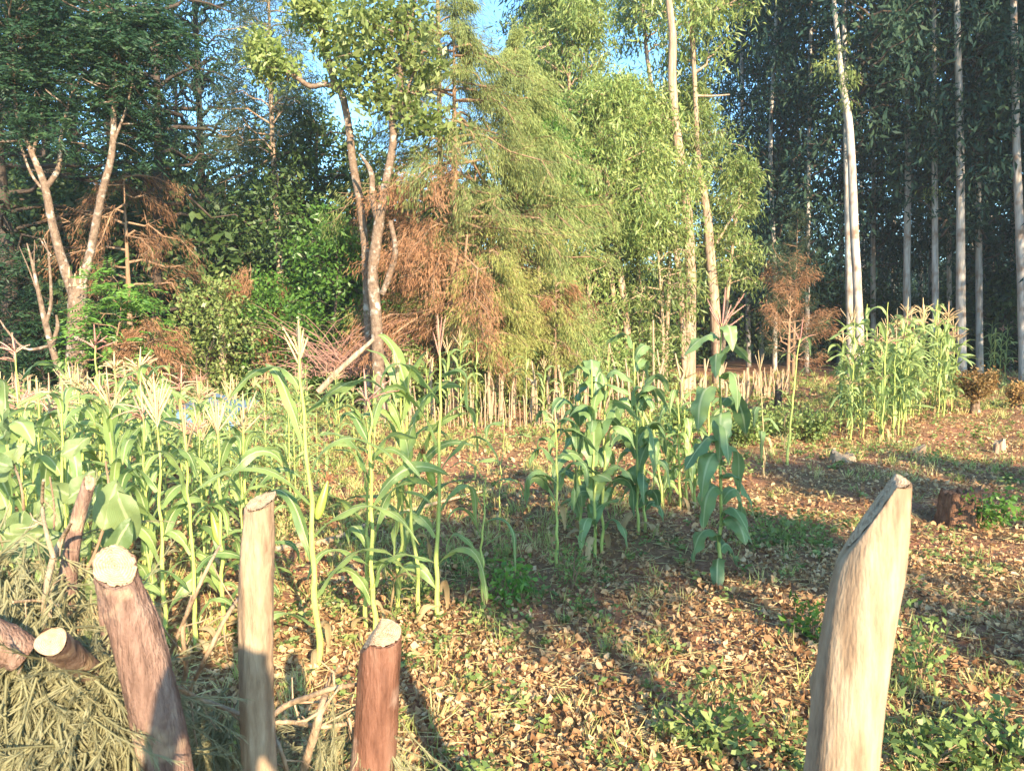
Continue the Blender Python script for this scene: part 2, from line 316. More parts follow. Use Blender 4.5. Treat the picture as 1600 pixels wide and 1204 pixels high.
KIND = {   # length, width, direction bias (down), spread of the position
    'gum': (0.17, 0.034, -0.9), 'gum_far': (0.30, 0.085, -0.7), 'broad': (0.14, 0.065, -0.35), 'feather': (0.11, 0.03, 0.0),
    'needle': (0.13, 0.012, -1.0), 'far': (0.26, 0.14, -0.2), 'wisp': (0.28, 0.013, -0.3), 'small': (0.07, 0.035, -0.1)}
def foliage(buf, pts, dirs, n, kind, spread, rng, sc=1.0, rlo=0.0, rhi=1.0):
    """n leaves round every twig point; pts (k,3), dirs (k,3)"""
    L, w, down = KIND[kind]
    k = len(pts)
    idx = np.repeat(np.arange(k), n)
    N = len(idx)
    tone = rng.rand(k)[idx] * 0.55 + rng.rand(N) * 0.45
    tone = rlo + (rhi - rlo) * tone
    if kind == 'feather':       # each frond: leaflets on both sides of a drooping rib
        m = max(1, n // 12); fi = np.repeat(np.arange(k), m); NF = len(fi)
        o = pts[fi] + rng.randn(NF, 3) * spread * 0.7
        d = nrm(dirs[fi] * 0.4 + rng.randn(NF, 3) * np.array([1, 1, 0.35]) + np.array([0, 0, -0.15]))
        s = nrm(np.cross(d, np.array([0, 0, 1.0]) + rng.randn(NF, 3) * 0.3))
        FL = 0.42 * sc * (0.7 + 0.6 * rng.rand(NF))
        tt = np.tile(np.repeat(np.linspace(0.15, 1, 7), 2), NF); sg = np.tile(np.tile([1, -1], 7), NF); fi2 = np.repeat(np.arange(NF), 14)
        pos = o[fi2] + d[fi2] * (FL[fi2] * tt)[:, None] + np.array([0, 0, -1.0]) * (0.1 * FL[fi2] * tt ** 2)[:, None]
        dr = nrm(s[fi2] * sg[:, None] + d[fi2] * 0.55 + np.array([0, 0, -0.25]))
        tn = (rng.rand(k)[fi] * 0.6 + rng.rand(NF) * 0.4)[fi2]
        v, q, r = leaves_np(pos, dr, L * sc * (1.15 - 0.5 * np.abs(tt - 0.45)), w * sc, rng, rlo + (rhi - rlo) * tn)
        buf.add(v, q, r); return
    pos = pts[idx] + rng.randn(N, 3) * spread
    rv = rng.randn(N, 3)
    if kind in ('needle', 'wisp'):
        D = dirs[idx] * 0.9 + rv * 0.35 + np.array([0, 0, down])
    else:
        D = dirs[idx] * 0.3 + rv * 0.6 + np.array([0, 0, down])
    v, q, r = leaves_np(pos, D, L * sc * (0.45 + 1.0 * rng.rand(N)), w * sc * (0.5 + 0.9 * rng.rand(N)), rng, tone)
    buf.add(v, q, r)

def crown(seed, z0, z1, rad, nb, nleaf, kind, sc=1.0, elev=35, droop=0.3, twigs=5, spread=0.22, seg=5, axis=None, br=0.05, az=None, pickmat=None, mats=None, wood=True):
    """branches on a vertical axis (or axis(z)->xy); returns wood Buf and dict of leaf Bufs"""
    rng = np.random.RandomState(seed); wb = Buf(); lb = {}
    for i in range(nb):
        f = (i + rng.rand()) / nb; z = z0 + (z1 - z0) * f
        a = i * 2.4 + rng.randn() * 0.5 if az is None else az(rng, f)
        Lr = rad(f) * (0.7 + 0.5 * rng.rand())
        e = R(elev + rng.randn() * 12)
        o = np.array([0, 0, z]) if axis is None else np.array([*axis(z), z])
        dh = np.array([math.cos(a), math.sin(a), 0])
        t = np.linspace(0, 1, seg + 1)
        pth = o + dh * (t * Lr * math.cos(e))[:, None] + np.array([0, 0, 1.0]) * (t * Lr * math.sin(e) - droop * Lr * t ** 2)[:, None]
        pth[1:] += rng.randn(seg, 3) * 0.05 * Lr
        if wood: tube(wb, pth, np.linspace(br, 0.008, seg + 1) * (0.5 + 0.5 * Lr / 2), 5, cap=False)
        key = pickmat(rng, f, a, z) if pickmat else 'a'
        b = lb.setdefault(key, Buf())
        tp, td = [], []
        for k in range(twigs):
            u = 0.25 + 0.75 * (k + rng.rand()) / twigs; x = u * seg; ii = min(int(x), seg - 1); pp = pth[ii] + (pth[ii + 1] - pth[ii]) * (x - ii)
            d = nrm(pth[min(ii + 1, seg)] - pth[ii] + rng.randn(3) * 0.45 * Lr / seg)
            tl = 0.28 * Lr * (1.2 - u * 0.6)
            for q in np.linspace(0.2, 1, 3):
                tp.append(pp + d * tl * q + np.array([0, 0, -0.15 * tl * q * q])); td.append(d)
            if wood: tube(wb, [pp, pp + d * tl * 0.9], [0.009, 0.004], 3, cap=False)
        n = max(1, int(nleaf / (nb * twigs * 3)))
        foliage(b, np.array(tp), np.array(td), n, kind, spread * (0.6 + 0.25 * Lr), rng, sc)
    return wb, lb

def clump_crown(seed, clumps, kind, per_m3, sc=1.0, wood=None, src=None):
    """clumps: (centre xyz, (rx,ry,rz), n_twigs) -> leaf Buf; twigs joined to src points"""
    rng = np.random.RandomState(seed); b = Buf()
    for (c, r, n) in clumps:
        c = np.asarray(c); u = nrm(rng.randn(n, 3)) * (rng.rand(n, 1) ** 0.45)
        pts = c + u * np.asarray(r); d = nrm(u + rng.randn(n, 3) * 0.3)
        foliage(b, pts, d, per_m3, kind, 0.13 * sc, rng, sc)
        if wood is not None:
            s = np.asarray(src); nn = max(2, n // 5)
            for k in range(nn):
                j = np.argmin(np.linalg.norm(s - pts[k], axis=1)); mid = (s[j] + pts[k]) / 2 + rng.randn(3) * 0.12
                tube(wood, smooth_path([s[j], mid, pts[k]], 5), np.linspace(0.022, 0.006, 5), 4, cap=False)
    return b

# ------------------------------------------------------------------ ground
def build_ground():
    xs = np.concatenate([-np.geomspace(400, 12, 24), np.linspace(-11.9, 14, 210), np.geomspace(14.2, 400, 24)])
    ys = np.concatenate([-np.geomspace(400, 6, 14), np.linspace(-5.8, 28, 270), np.geomspace(28.3, 900, 30)])
    X, Y = np.meshgrid(xs, ys, indexing='ij'); Z = gz(X, Y)
    V = np.stack([X, Y, Z], -1).reshape(-1, 3); ny = len(ys)
    i, j = np.meshgrid(np.arange(len(xs) - 1), np.arange(ny - 1), indexing='ij')
    a = (i * ny + j).ravel(); Q = np.stack([a, a + ny, a + ny + 1, a + 1], -1)
    m, n, p = newmat("red_soil")
    tc = n.nodes.new("ShaderNodeTexCoord")
    n1 = n.nodes.new("ShaderNodeTexNoise"); n1.inputs["Scale"].default_value = 0.8; n1.inputs["Detail"].default_value = 5
    n2 = n.nodes.new("ShaderNodeTexNoise"); n2.inputs["Scale"].default_value = 22; n2.inputs["Detail"].default_value = 8; n2.inputs["Roughness"].default_value = 0.7
    for q in (n1, n2): n.links.new(tc.outputs["Object"], q.inputs["Vector"])
    r1 = ramp(n, [(0.17, 0.075, 0.045, 0.3), (0.33, 0.16, 0.09, 0.5), (0.48, 0.28, 0.17, 0.72)]); n.links.new(n2.outputs[0], r1.inputs[0])
    r2 = ramp(n, [(0, 0, 0, 0.45), (1, 1, 1, 0.6)]); n.links.new(n1.outputs[0], r2.inputs[0])
    mx = n.nodes.new("ShaderNodeMixRGB"); mx.inputs[2].default_value = (0.13, 0.12, 0.05, 1)
    ml = n.nodes.new("ShaderNodeMath"); ml.operation = 'MULTIPLY'; ml.inputs[1].default_value = 0.5
    n.links.new(r2.outputs[0], ml.inputs[0]); n.links.new(ml.outputs[0], mx.inputs[0]); n.links.new(r1.outputs[0], mx.inputs[1])
    n.links.new(mx.outputs[0], p.inputs["Base Color"]); p.inputs["Roughness"].default_value = 0.95; p.inputs["Specular IOR Level"].default_value = 0.15
    b = n.nodes.new("ShaderNodeBump"); b.inputs["Strength"].default_value = 0.9; b.inputs["Distance"].default_value = 0.04
    n.links.new(n2.outputs[0], b.inputs["Height"]); n.links.new(b.outputs[0], p.inputs["Normal"])
    o = ob("ground", mesh_np("ground", V, Q, None, m, smooth=True)); tag(o, kind="structure")
build_ground()

def scatter(n, y0, y1, rng, pw=1.0, m=0.72, extra=0.6):
    """points in the seen wedge, denser near"""
    u = rng.rand(n); y = y0 * (y1 / y0) ** (u ** pw)
    x = (rng.rand(n) * 2 - 1) * (m * y + extra)
    return x, y

def build_litter():
    rng = np.random.RandomState(11)
    x, y = scatter(125000, 1.6, 21, rng, 0.93)
    dens = 0.90 + 0.40 * snoise(x, y, 0.9) + 0.5 * snoise(x, y, 0.3, 3) - 0.022 * np.clip(y - 5, 0, 30) - 0.30 * (x < -0.35 * y) + 0.1 * (x > 0.05 * y)
    keep = rng.rand(len(x)) < np.clip(dens, 0.06, 1); x, y = x[keep], y[keep]
    N = len(x)
    # template 4 x 3 grid
    U = np.array([0, .33, .7, 1.0]); Wp = np.array([.12, .95, .8, .06]); T = np.array([-1, 0, 1.0])
    L = (0.012 + 0.042 * rng.rand(N) ** 1.7) * (1 + 0.025 * np.clip(y - 4, 0, 20)); Wd = L * (0.22 + 0.33 * rng.rand(N))
    az = rng.rand(N) * 2 * np.pi; pit = rng.randn(N) * 0.5; rol = rng.randn(N) * 0.7
    curlL = rng.randn(N) * 1.3; curlW = rng.rand(N) * 2.4 - 0.4
    P0 = np.empty((N, 4, 3, 3))
    for a, u in enumerate(U):
        for b, t in enumerate(T):
            s = t * Wp[a] * 0.5
            xx = (u - 0.5) * L; yy = s * Wd * 2 * (1 + 0.42 * rng.randn(N)); zz = curlL * L * (u - 0.5) ** 2 + curlW * Wd * (t * Wp[a]) ** 2 * 0.5 + rng.randn(N) * L * 0.11
            P0[:, a, b] = np.stack([xx, yy, zz], -1)
    cr, sr = np.cos(rol)[:, None, None], np.sin(rol)[:, None, None]
    X, Y, Z = P0[..., 0], P0[..., 1], P0[..., 2]
    Y, Z = Y * cr - Z * sr, Y * sr + Z * cr
    cp, sp = np.cos(pit)[:, None, None], np.sin(pit)[:, None, None]
    X, Z = X * cp + Z * sp, -X * sp + Z * cp
    ca, sa = np.cos(az)[:, None, None], np.sin(az)[:, None, None]
    X, Y = X * ca - Y * sa, X * sa + Y * ca
    base = gz(x, y) + 0.008 + 0.022 * rng.rand(N) + 0.5 * L * np.abs(np.sin(pit))
    V = np.stack([X + x[:, None, None], Y + y[:, None, None], Z + base[:, None, None]], -1).reshape(-1, 3)
    q = []
    for a in range(3):
        for b in range(2): q.append([a * 3 + b, a * 3 + b + 1, a * 3 + 4 + b, a * 3 + 3 + b])
    Q = (np.array(q)[None] + (np.arange(N) * 12)[:, None, None]).reshape(-1, 4)
    o = ob("leaf_litter", mesh_np("leaf_litter", V, Q, np.repeat(np.clip(rng.rand(N) ** 0.9 + 0.18 * snoise(x, y, 0.7, 5), 0, 1), 6), M['litter'], smooth=True))
    tag(o, "dry brown and tan fallen leaves carpeting the field", "leaf litter", kind="stuff")
build_litter()

def build_weeds():
    rng = np.random.RandomState(12)
    b = Buf()
    x, y = scatter(15000, 1.8, 26, rng, 0.80)
    dens = 0.0 + 0.75 * snoise(x, y, 0.8, 8) + 0.04 * np.clip(y - 7, 0, 12) + 0.15 * (x < 0)
    keep = rng.rand(len(x)) < np.clip(dens, 0.05, 1); x, y = x[keep], y[keep]; n = len(x)
    hh = (0.04 + 0.13 * rng.rand(n) ** 2) * (1 + 0.04 * y); k = 13
    idx = np.repeat(np.arange(n), k); t = rng.rand(n * k)
    az = rng.rand(n * k) * 6.283
    pos = np.stack([x[idx] + 0.25 * hh[idx] * rng.randn(n * k), y[idx] + 0.25 * hh[idx] * rng.randn(n * k), gz(x, y)[idx] + hh[idx] * t], -1)
    D = np.stack([np.cos(az), np.sin(az), 0.25 + 0.3 * rng.randn(n * k)], -1)
    L = (0.022 + 0.022 * rng.rand(n))[idx] * (1 + 0.045 * y[idx])
    v, q, r = leaves_np(pos, D, L, L * 0.55, rng, np.clip(rng.rand(n)[idx] * 0.7 + 0.3 * rng.rand(n * k), 0, 1)); b.add(v, q, r)
    o = ob("weeds", b.mesh("weeds", M['weed'])); tag(o, "low green broadleaf weeds scattered through the dry leaves", "weeds", kind="stuff")
    b = Buf()
    x, y = scatter(15000, 1.8, 28, rng, 0.62)
    dens = -0.02 + 0.7 * snoise(x, y, 1.3, 2) + 0.045 * np.clip(y - 5, 0, 16) - 0.2 * (x > 0.2 * y) + 0.4 * (x < -0.1 * y) 
    keep = rng.rand(len(x)) < np.clip(dens, 0.04, 1); x, y = x[keep], y[keep]; n = len(x); k = 12
    idx = np.repeat(np.arange(n), k)
    pos = np.stack([x[idx] + 0.03 * rng.randn(n * k), y[idx] + 0.03 * rng.randn(n * k), gz(x, y)[idx] - 0.005], -1)
    D = np.stack([0.45 * rng.randn(n * k), 0.45 * rng.randn(n * k), np.ones(n * k)], -1)
    L = (0.05 + 0.10 * rng.rand(n * k)) * (1 + 0.03 * y[idx])
    v, q, r = leaves_np(pos, D, L, 0.005 * (1 + 0.12 * y[idx]), rng, np.clip(rng.rand(n)[idx] * 0.8 + 0.2 * rng.rand(n * k), 0, 1)); b.add(v, q, r)
    # dry straws lying about
    x, y = scatter(20000, 1.8, 18, rng, 0.9); n = len(x); a = rng.rand(n) * 6.283
    v, q, r = leaves_np(np.stack([x, y, gz(x, y) + 0.03], -1), np.stack([np.cos(a), np.sin(a), 0.12 * rng.randn(n)], -1), 0.08 + 0.16 * rng.rand(n), 0.005, rng, 0.85 + 0.15 * rng.rand(n)); b.add(v, q, r)
    o = ob("grass", b.mesh("grass", M['grass'])); tag(o, "thin green and straw coloured grass tufts over the field", "grass", kind="stuff")
build_weeds()

# ------------------------------------------------------------------ maize
def leaf_strip(rng, h0, az, L, Wd, e0=65, bend=120, roll=0.0, r0=0.012, seg=14, limp=1.0):
    """one maize blade as (V,Q,uv) in plant space; limp>1 hangs sharply"""
    t = np.linspace(0, 1, seg + 1)
    tb = (0.52 + rng.randn() * 0.14) / limp
    ang = R(e0) - R(bend) * (0.22 * t + 0.78 / (1 + np.exp(-(t - tb) / (0.13 if limp < 1.15 else 0.09))))
    ang = np.maximum(ang, R(-88))
    ds = L / seg
    h = np.concatenate([[0], np.cumsum(np.cos(ang[:-1]) * ds)]); z = np.concatenate([[0], np.cumsum(np.sin(ang[:-1]) * ds)])
    yaw = az + np.cumsum(rng.randn(seg + 1) * 0.05) + roll * t
    dh = np.stack([np.cos(yaw), np.sin(yaw), np.zeros(seg + 1)], -1)
    hx = np.cumsum(np.concatenate([[0], np.cos(ang[:-1]) * ds])[:, None] * dh, axis=0) + dh[0] * r0
    c = hx + np.array([0, 0, 1.0]) * (z + h0)[:, None]
    side = np.stack([-np.sin(yaw), np.cos(yaw), np.zeros(seg + 1)], -1)
    tw = np.cumsum(rng.randn(seg + 1) * 0.12) + roll * 1.2 * t
    tang = dh * np.cos(ang)[:, None] + np.array([0, 0, 1.0]) * np.sin(ang)[:, None]
    nor = np.cross(tang, side)
    s2 = side * np.cos(tw)[:, None] + nor * np.sin(tw)[:, None]; n2 = np.cross(tang, s2)
    w = Wd * 0.5 * (0.45 + 0.55 * np.minimum(1, t / 0.22)) * (1 - np.clip((t - 0.35) / 0.65, 0, 1) ** 2.2) ** 0.9 + 0.001
    V = []; UV = []
    fr = np.linspace(-1, 1, 7); ph = rng.rand() * 6.28; fq = 9 + 12 * rng.rand()
    for i, s in enumerate(fr):
        rise = (abs(s) ** 0.8) * 0.38 * (1 - 0.6 * t) * w + (abs(s) ** 2) * np.sin(fq * t + ph + (1.7 if s > 0 else 0)) * w * 0.30 * (0.6 + 0.8 * rng.rand())
        V.append(c + s2 * (s * w)[:, None] * 0.95 + n2 * rise[:, None] * -1)
        UV.append(np.stack([np.full(seg + 1, 0.5 + s * 0.5), t], -1))
    V = np.stack(V, 1).reshape(-1, 3); UV = np.stack(UV, 1).reshape(-1, 2); k = 7
    i, j = np.meshgrid(np.arange(seg), np.arange(k - 1), indexing='ij'); a = (i * k + j).ravel()
    Q = np.stack([a, a + 1, a + k + 1, a + k], -1)
    return V, Q, UV
def tassel_buf(rng, top, d0, n=11, L=0.2, spread=0.7, droop=0.3, thick=0.004, azb=None):
    b = Buf()
    for i in range(n):
        cen = (i == 0)
        a = rng.rand() * 6.283 if azb is None else azb + rng.choice([0, math.pi]) + rng.randn() * 0.5
        s = 0.04 if cen else spread * (0.55 + 0.7 * rng.rand())
        l = L * (1.35 if cen else 0.7 + 0.5 * rng.rand())
        st = top + np.array([0, 0, (-0.06 if cen else -0.07 + 0.09 * rng.rand())])
        d = nrm(d0 + np.array([math.cos(a), math.sin(a), 0]) * math.tan(min(s, 1.4)))
        t = np.linspace(0, 1, 6)
        pth = st + d * (t * l)[:, None] + np.array([0, 0, -1.0]) * (droop * (0.2 if cen else 1) * l * t ** 2)[:, None] * (0.5 + rng.rand())
        r = thick * np.array([0.5, 1.2, 1.35, 1.3, 1.0, 0.4])
        tube(b, pth, r * (1.5 if cen else 1), 4, r=rng.rand(), cap=False)
        # florets
        m = int(l * 260); tt = 0.15 + 0.83 * rng.rand(m); ii = np.minimum((tt * 5).astype(int), 4); ff = tt * 5 - ii
        pp = pth[ii] * (1 - ff)[:, None] + pth[ii + 1] * ff[:, None]
        v, q, rr = leaves_np(pp, d * 0.8 + rng.randn(m, 3) * 0.5, 0.011 * thick / 0.004, 0.0045 * thick / 0.004, rng); b.add(v, q, rr)
    return b
def merge_leaves(parts, rng):
    V, Q, U, Rn, n = [], [], [], [], 0
    for v, q, u in parts:
        V.append(v); Q.append(q + n); U.append(u); n += len(v); Rn.append(np.full(len(q), rng.rand()))
    return np.concatenate(V), np.concatenate(Q), np.concatenate(U), np.concatenate(Rn)
def cob_parts(r, rng, h, az, length=0.22, rad=0.026):
    b = Buf(); d = nrm(np.array([math.cos(az) * 0.32, math.sin(az) * 0.32, 1.0])); o = np.array([math.cos(az) * 0.014, math.sin(az) * 0.014, h])
    t = np.linspace(0, 1, 9); tube(b, o + d * (t * length)[:, None], rad * np.array([.4, .85, 1, 1, .95, .85, .7, .5, .28]), 9, r=0.5, jit=0.04, rng=rng)
    c = ob("cob", b.mesh("cob", M['husk'], smooth=True), r)
    s = Buf(); m = 40; v, q, rr = leaves_np(np.repeat((o + d * length * 0.95)[None], m, 0) + rng.randn(m, 3) * 0.005, d + rng.randn(m, 3) * 0.45 + np.array([0, 0, -0.1]), 0.05 + 0.04 * rng.rand(m), 0.004, rng); s.add(v, q, rr)
    ob("silk", s.mesh("silk", M['silk']), c)

def maize(loc, H, label, group, seed, nl=9, L=0.72, Wd=0.10, lean=(0, 0), tas=None, split=True, dark=False, az0=None, limp=1.0, cob=None, dry=False,
          lo=0.12, hi=0.88, e0=70, bend=145, sr=0.012, azs=None, name="maize_plant"):
    """tas: None or (n, L, spread, droop, material key)"""
    rng = np.random.RandomState(seed)
    r = root(name, loc, label, "maize plant", group)
    Hs = H - (tas[1] if tas else 0.0)
    m = 14; t = np.linspace(0, 1, m)
    ax = np.stack([lean[0] * t ** 1.3, lean[1] * t, Hs * t], -1) + np.concatenate([[[0, 0, 0]], rng.randn(m - 1, 3) * np.array([0.006, 0.006, 0])])
    rad = sr * (1.15 - 0.75 * t) * (1 + 0.16 * (np.arange(m) % 2)); rad = np.maximum(rad, 0.0035)
    b = Buf(); tube(b, smooth_path(ax, 40), np.interp(np.linspace(0, 1, 40), t, rad), 9)
    ob("stalk", b.mesh("stalk", M['stalk_dry'] if dry else M['stalk'], smooth=True), r)
    if az0 is None: az0 = rng.rand() * 3.14
    parts = []
    for i in range(nl):
        f = lo + (hi - lo) * (i + 0.4 * rng.rand()) / max(nl - 1, 1); f = min(f, 0.97)
        c = np.array([np.interp(f, t, ax[:, k]) for k in range(3)])
        az = (azs[i % len(azs)] if azs else az0 + math.pi * (i % 2)) + rng.randn() * 0.35
        mid = 1 - abs(f - 0.5) * 0.7
        v, q, u = leaf_strip(rng, 0, az, L * mid * (0.85 + 0.3 * rng.rand()), (1.0 if dark else 0.86) * Wd * (0.8 + 0.4 * rng.rand()) * (0.75 + 0.35 * mid) * (0.85 + 0.3 * rng.rand()), e0 + rng.randn() * 10, bend * (0.85 + 0.35 * rng.rand()), rng.randn() * 0.5, sr * 0.6, 14, limp)
        parts.append((v + c, q, u))
    mt = M['maize_shaded'] if dark else M['maize']
    dl = []
    for k in range(2):
        f = lo * (0.5 + 0.4 * k); c = np.array([np.interp(f, t, ax[:, q]) for q in range(3)])
        v, q, u = leaf_strip(rng, 0, rng.rand() * 6.28, L * 0.55, Wd * 0.5, 35, 130, rng.randn(), sr * 0.6, 12, 2.6); dl.append((np.maximum(v + c, [-9, -9, 0.01]), q, u))
    v, q, u, rn = merge_leaves(dl, rng); ob("withered_leaf", mesh_np("withered_leaf", v, q, rn, M['dryleaf'], u, True), r)
    if split:
        for k, (v, q, u) in enumerate(parts): ob("leaf", mesh_np("leaf", v, q, np.full(len(q), rng.rand()), mt, u, True), r)
    elif parts:
        v, q, u, rn = merge_leaves(parts, rng); ob("foliage", mesh_np("foliage", v, q, rn, mt, u, True), r)
    if tas:
        b = tassel_buf(rng, ax[-1], nrm(ax[-1] - ax[-3]), tas[0], tas[1], tas[2], tas[3])
        ob("tassel", b.mesh("tassel", M[tas[4]]), r)
    if cob is not None:
        cob_parts(r, rng, cob * Hs, az0 + 0.5)
        r.children[-1].location = (np.interp(cob, t, ax[:, 0]), np.interp(cob, t, ax[:, 1]), 0)
    return r

def hero(bx, by, tx, ty, label, seed, group="maize plants standing in the open field", **kw):
    g = G(bx, by); tp = P(tx, ty, g[1]); return maize(g, tp[2] - g[2], label, group, seed, lean=(tp[0] - g[0], 0), **kw)

CR, PK = 'tassel', 'tassel_pink'
hero(497, 1045, 466, 500, "tall maize plant left of centre with upright cream tassel and one fat green cob", 101, nl=9, L=0.75, Wd=0.085, tas=(10, 0.19, 0.4, 0.1, CR), cob=0.48, azs=[3.3, 0.0, 2.9, -0.4, 3.4, 0.3], e0=52, bend=105, sr=0.016)
hero(585, 1000, 575, 575, "maize plant with wide drooping pink tassel standing beside the tall cream tasselled one", 102, nl=10, L=0.62, Wd=0.08, tas=(8, 0.20, 1.25, 0.2, PK), e0=68, bend=110, azs=[3.2, 0.1], sr=0.014)
hero(572, 985, 580, 650, "short maize plant without a tassel pressed against the pink tasselled plant", 103, nl=7, L=0.55, Wd=0.07, e0=75, bend=120, azs=[2.8, -0.2])
hero(655, 975, 620, 545, "maize plant with thin three spiked cream tassel and bare whitish lower stalk", 104, nl=8, L=0.72, Wd=0.095, tas=(4, 0.17, 0.35, 0.05, CR), e0=74, bend=80, azs=[1.2, 3.6, -0.3, 2.6], lo=0.38)
hero(683, 975, 688, 492, "tall maize plant in the centre with feathery pink tassel and long arching leaves", 105, nl=10, L=0.74, Wd=0.09, tas=(8, 0.2, 0.3, 0.05, PK), e0=58, bend=150, azs=[3.3, 0.05, 3.0, 0.2], limp=1.2, cob=0.5, sr=0.014)
hero(752, 950, 758, 745, "knee high young maize plant with thin arching leaves in the centre", 106, nl=7, L=0.55, Wd=0.04, e0=60, bend=150, azs=[3.1, 0.1], lo=0.35, hi=0.95, sr=0.010)
hero(780, 830, 788, 655, "small spindly maize plant with one broad hanging leaf", 107, nl=4, L=0.45, Wd=0.06, e0=30, bend=130, azs=[0, 3.1], lo=0.4, hi=0.95, sr=0.006)
hero(870, 888, 868, 632, "maize plant with thick yellow stalk and dark curled leaves, leftmost of the middle group", 108, nl=10, L=0.55, Wd=0.09, e0=60, bend=150, azs=[3.1, 0.0], lo=0.45, hi=0.97, dark=True, limp=1.3, tas=(6, 0.12, 0.9, 0.3, CR))
hero(930, 872, 925, 575, "dark leafy maize plant with upright leaf fans in the middle group", 109, nl=15, L=0.62, Wd=0.125, e0=78, bend=135, dark=True, azs=[0.2, 3.3, 1.5, 4.5], limp=1.2, hi=0.95)
hero(997, 842, 990, 535, "tall maize plant with broad leaves bent over at its top, middle group", 110, nl=14, L=0.66, Wd=0.125, e0=70, bend=160, dark=True, azs=[0.1, 3.2, 0.9], limp=1.4, hi=0.97)
hero(940, 868, 946, 598, "second dark maize stalk growing against the one with upright leaf fans", 120, nl=12, L=0.6, Wd=0.11, e0=76, bend=150, dark=True, azs=[0.0, 3.4, 1.2], limp=1.5, hi=0.97)
hero(908, 850, 900, 620, "dark maize plant partly hidden behind the thick yellow stalk", 121, nl=11, L=0.55, Wd=0.11, e0=74, bend=150, dark=True, azs=[2.9, 0.3, 4.6], limp=1.3, hi=0.97)
hero(1008, 838, 1003, 600, "dark maize plant touching the one with bent over top leaves", 122, nl=11, L=0.55, Wd=0.11, e0=74, bend=155, dark=True, azs=[0.1, 3.2, 4.6], limp=1.5, hi=0.97)
hero(1074, 798, 1070, 640, "short leafy bright maize plant in the thick of the middle group", 123, nl=11, L=0.5, Wd=0.09, e0=70, bend=150, azs=[2.9, 0.3, 4.6], limp=1.3, hi=0.97)
hero(1046, 790, 1043, 660, "low bright maize plant with leaves folded over beside the narrow leaved one", 124, nl=10, L=0.5, Wd=0.09, e0=70, bend=150, azs=[2.9, 0.3, 4.6], limp=1.3, hi=0.97)
hero(622, 960, 640, 600, "maize plant of long pale leaves crowding the three spiked tassel plant", 125, nl=10, L=0.65, Wd=0.09, e0=76, bend=110, azs=[3.4, 0.2, 1.2], hi=0.97)
hero(1036, 800, 1015, 640, "short bright green maize plant with narrow upright leaves", 111, nl=8, L=0.55, Wd=0.05, e0=76, bend=70, azs=[3.1, 0.2], lo=0.15, hi=0.8)
hero(1062, 802, 1058, 598, "bright maize plant with glossy folded leaf in front of the stick fence", 112, nl=9, L=0.52, Wd=0.08, e0=66, bend=150, azs=[3.0, -0.2, 4.5], limp=1.3)
hero(1086, 795, 1080, 610, "bright maize plant between the glossy one and the tall dark one", 113, nl=9, L=0.5, Wd=0.08, e0=66, bend=150, azs=[3.0, 0.4, 5.0], limp=1.2, tas=(8, 0.2, 0.6, 0.1, CR))
hero(1100, 788, 1112, 600, "slim maize plant just behind the tall dark drooping one", 114, nl=9, L=0.55, Wd=0.08, e0=66, bend=150, azs=[3.0, 0.2], limp=1.1)
hero(1050, 770, 1070, 560, "pale tasselled maize plant at the back of the middle group", 119, nl=7, L=0.5, Wd=0.06, e0=66, bend=140, azs=[3.0, 0.2], tas=(8, 0.2, 0.9, 0.1, CR))
hero(1124, 908, 1128, 455, "tallest dark maize plant with every leaf hanging against its stalk and a dull purple tassel", 115, nl=20, L=0.56, Wd=0.14, e0=76, bend=158, dark=True, azs=[4.6, 0.2, 3.4, 5.2], limp=2.4, tas=(9, 0.24, 1.0, -0.1, PK), lo=0.06, hi=0.97, sr=0.013)
hero(1230, 728, 1250, 495, "leaning yellow stalked maize plant with few leaves and curled pink tassel", 116, nl=4, L=0.6, Wd=0.055, e0=70, bend=165, azs=[3.0, 0.1], lo=0.45, hi=0.92, tas=(4, 0.30, 0.75, 0.35, PK), limp=1.5, sr=0.016)
hero(1194, 745, 1188, 548, "thin dry maize stalk with one dark hanging leaf in front of the stick fence", 117, nl=3, L=0.5, Wd=0.075, e0=40, bend=140, azs=[4.6, 0.3], lo=0.4, hi=0.6, dark=True, limp=2, dry=True, tas=(5, 0.2, 0.25, 0.0, CR), sr=0.007)
# front of the left stand: single plants one can tell apart
def tophero(tx, ty, d, label, seed, group="tasselled maize plants in the left stand", **kw):
    t = P(tx, ty, d); g = np.array([t[0] + 0.02 * math.sin(seed), d, float(gz(t[0], d))])
    return maize(g, t[2] - g[2], label, group, seed, lean=(t[0] - g[0], 0), **kw)
tophero(338, 618, 4.7, "maize plant with branching white tassel right beside the pale split post", 201, nl=9, L=0.62, Wd=0.085, tas=(12, 0.20, 0.55, 0.0, CR), azs=[0.0, 3.2], hi=0.8, cob=0.45)
tophero(378, 615, 5.0, "maize plant with bent thick tassel just behind the pale split post", 202, nl=8, L=0.60, Wd=0.08, tas=(7, 0.20, 0.8, -0.1, CR), azs=[0.1, 3.0], hi=0.82)
tophero(288, 628, 4.5, "thin maize plant topped by a single bare white tassel spike", 203, nl=6, L=0.5, Wd=0.07, tas=(3, 0.24, 0.6, 0.0, CR), azs=[0.1, 3.0], hi=0.7)
tophero(242, 588, 4.6, "maize plant with large pinkish tassel at the front of the left stand", 204, nl=9, L=0.62, Wd=0.095, tas=(14, 0.24, 0.42, 0.0, CR), azs=[0.2, 3.3], hi=0.75)
tophero(178, 545, 5.6, "maize plant with star shaped cream tassel in the left stand", 205, nl=9, L=0.60, Wd=0.08, tas=(18, 0.15, 0.9, 0.35, CR), hi=0.85)
tophero(216, 540, 6.2, "maize plant with tall airy cream tassel left of the bluish sheet", 206, nl=9, L=0.60, Wd=0.08, tas=(18, 0.19, 0.85, 0.2, CR), hi=0.85)
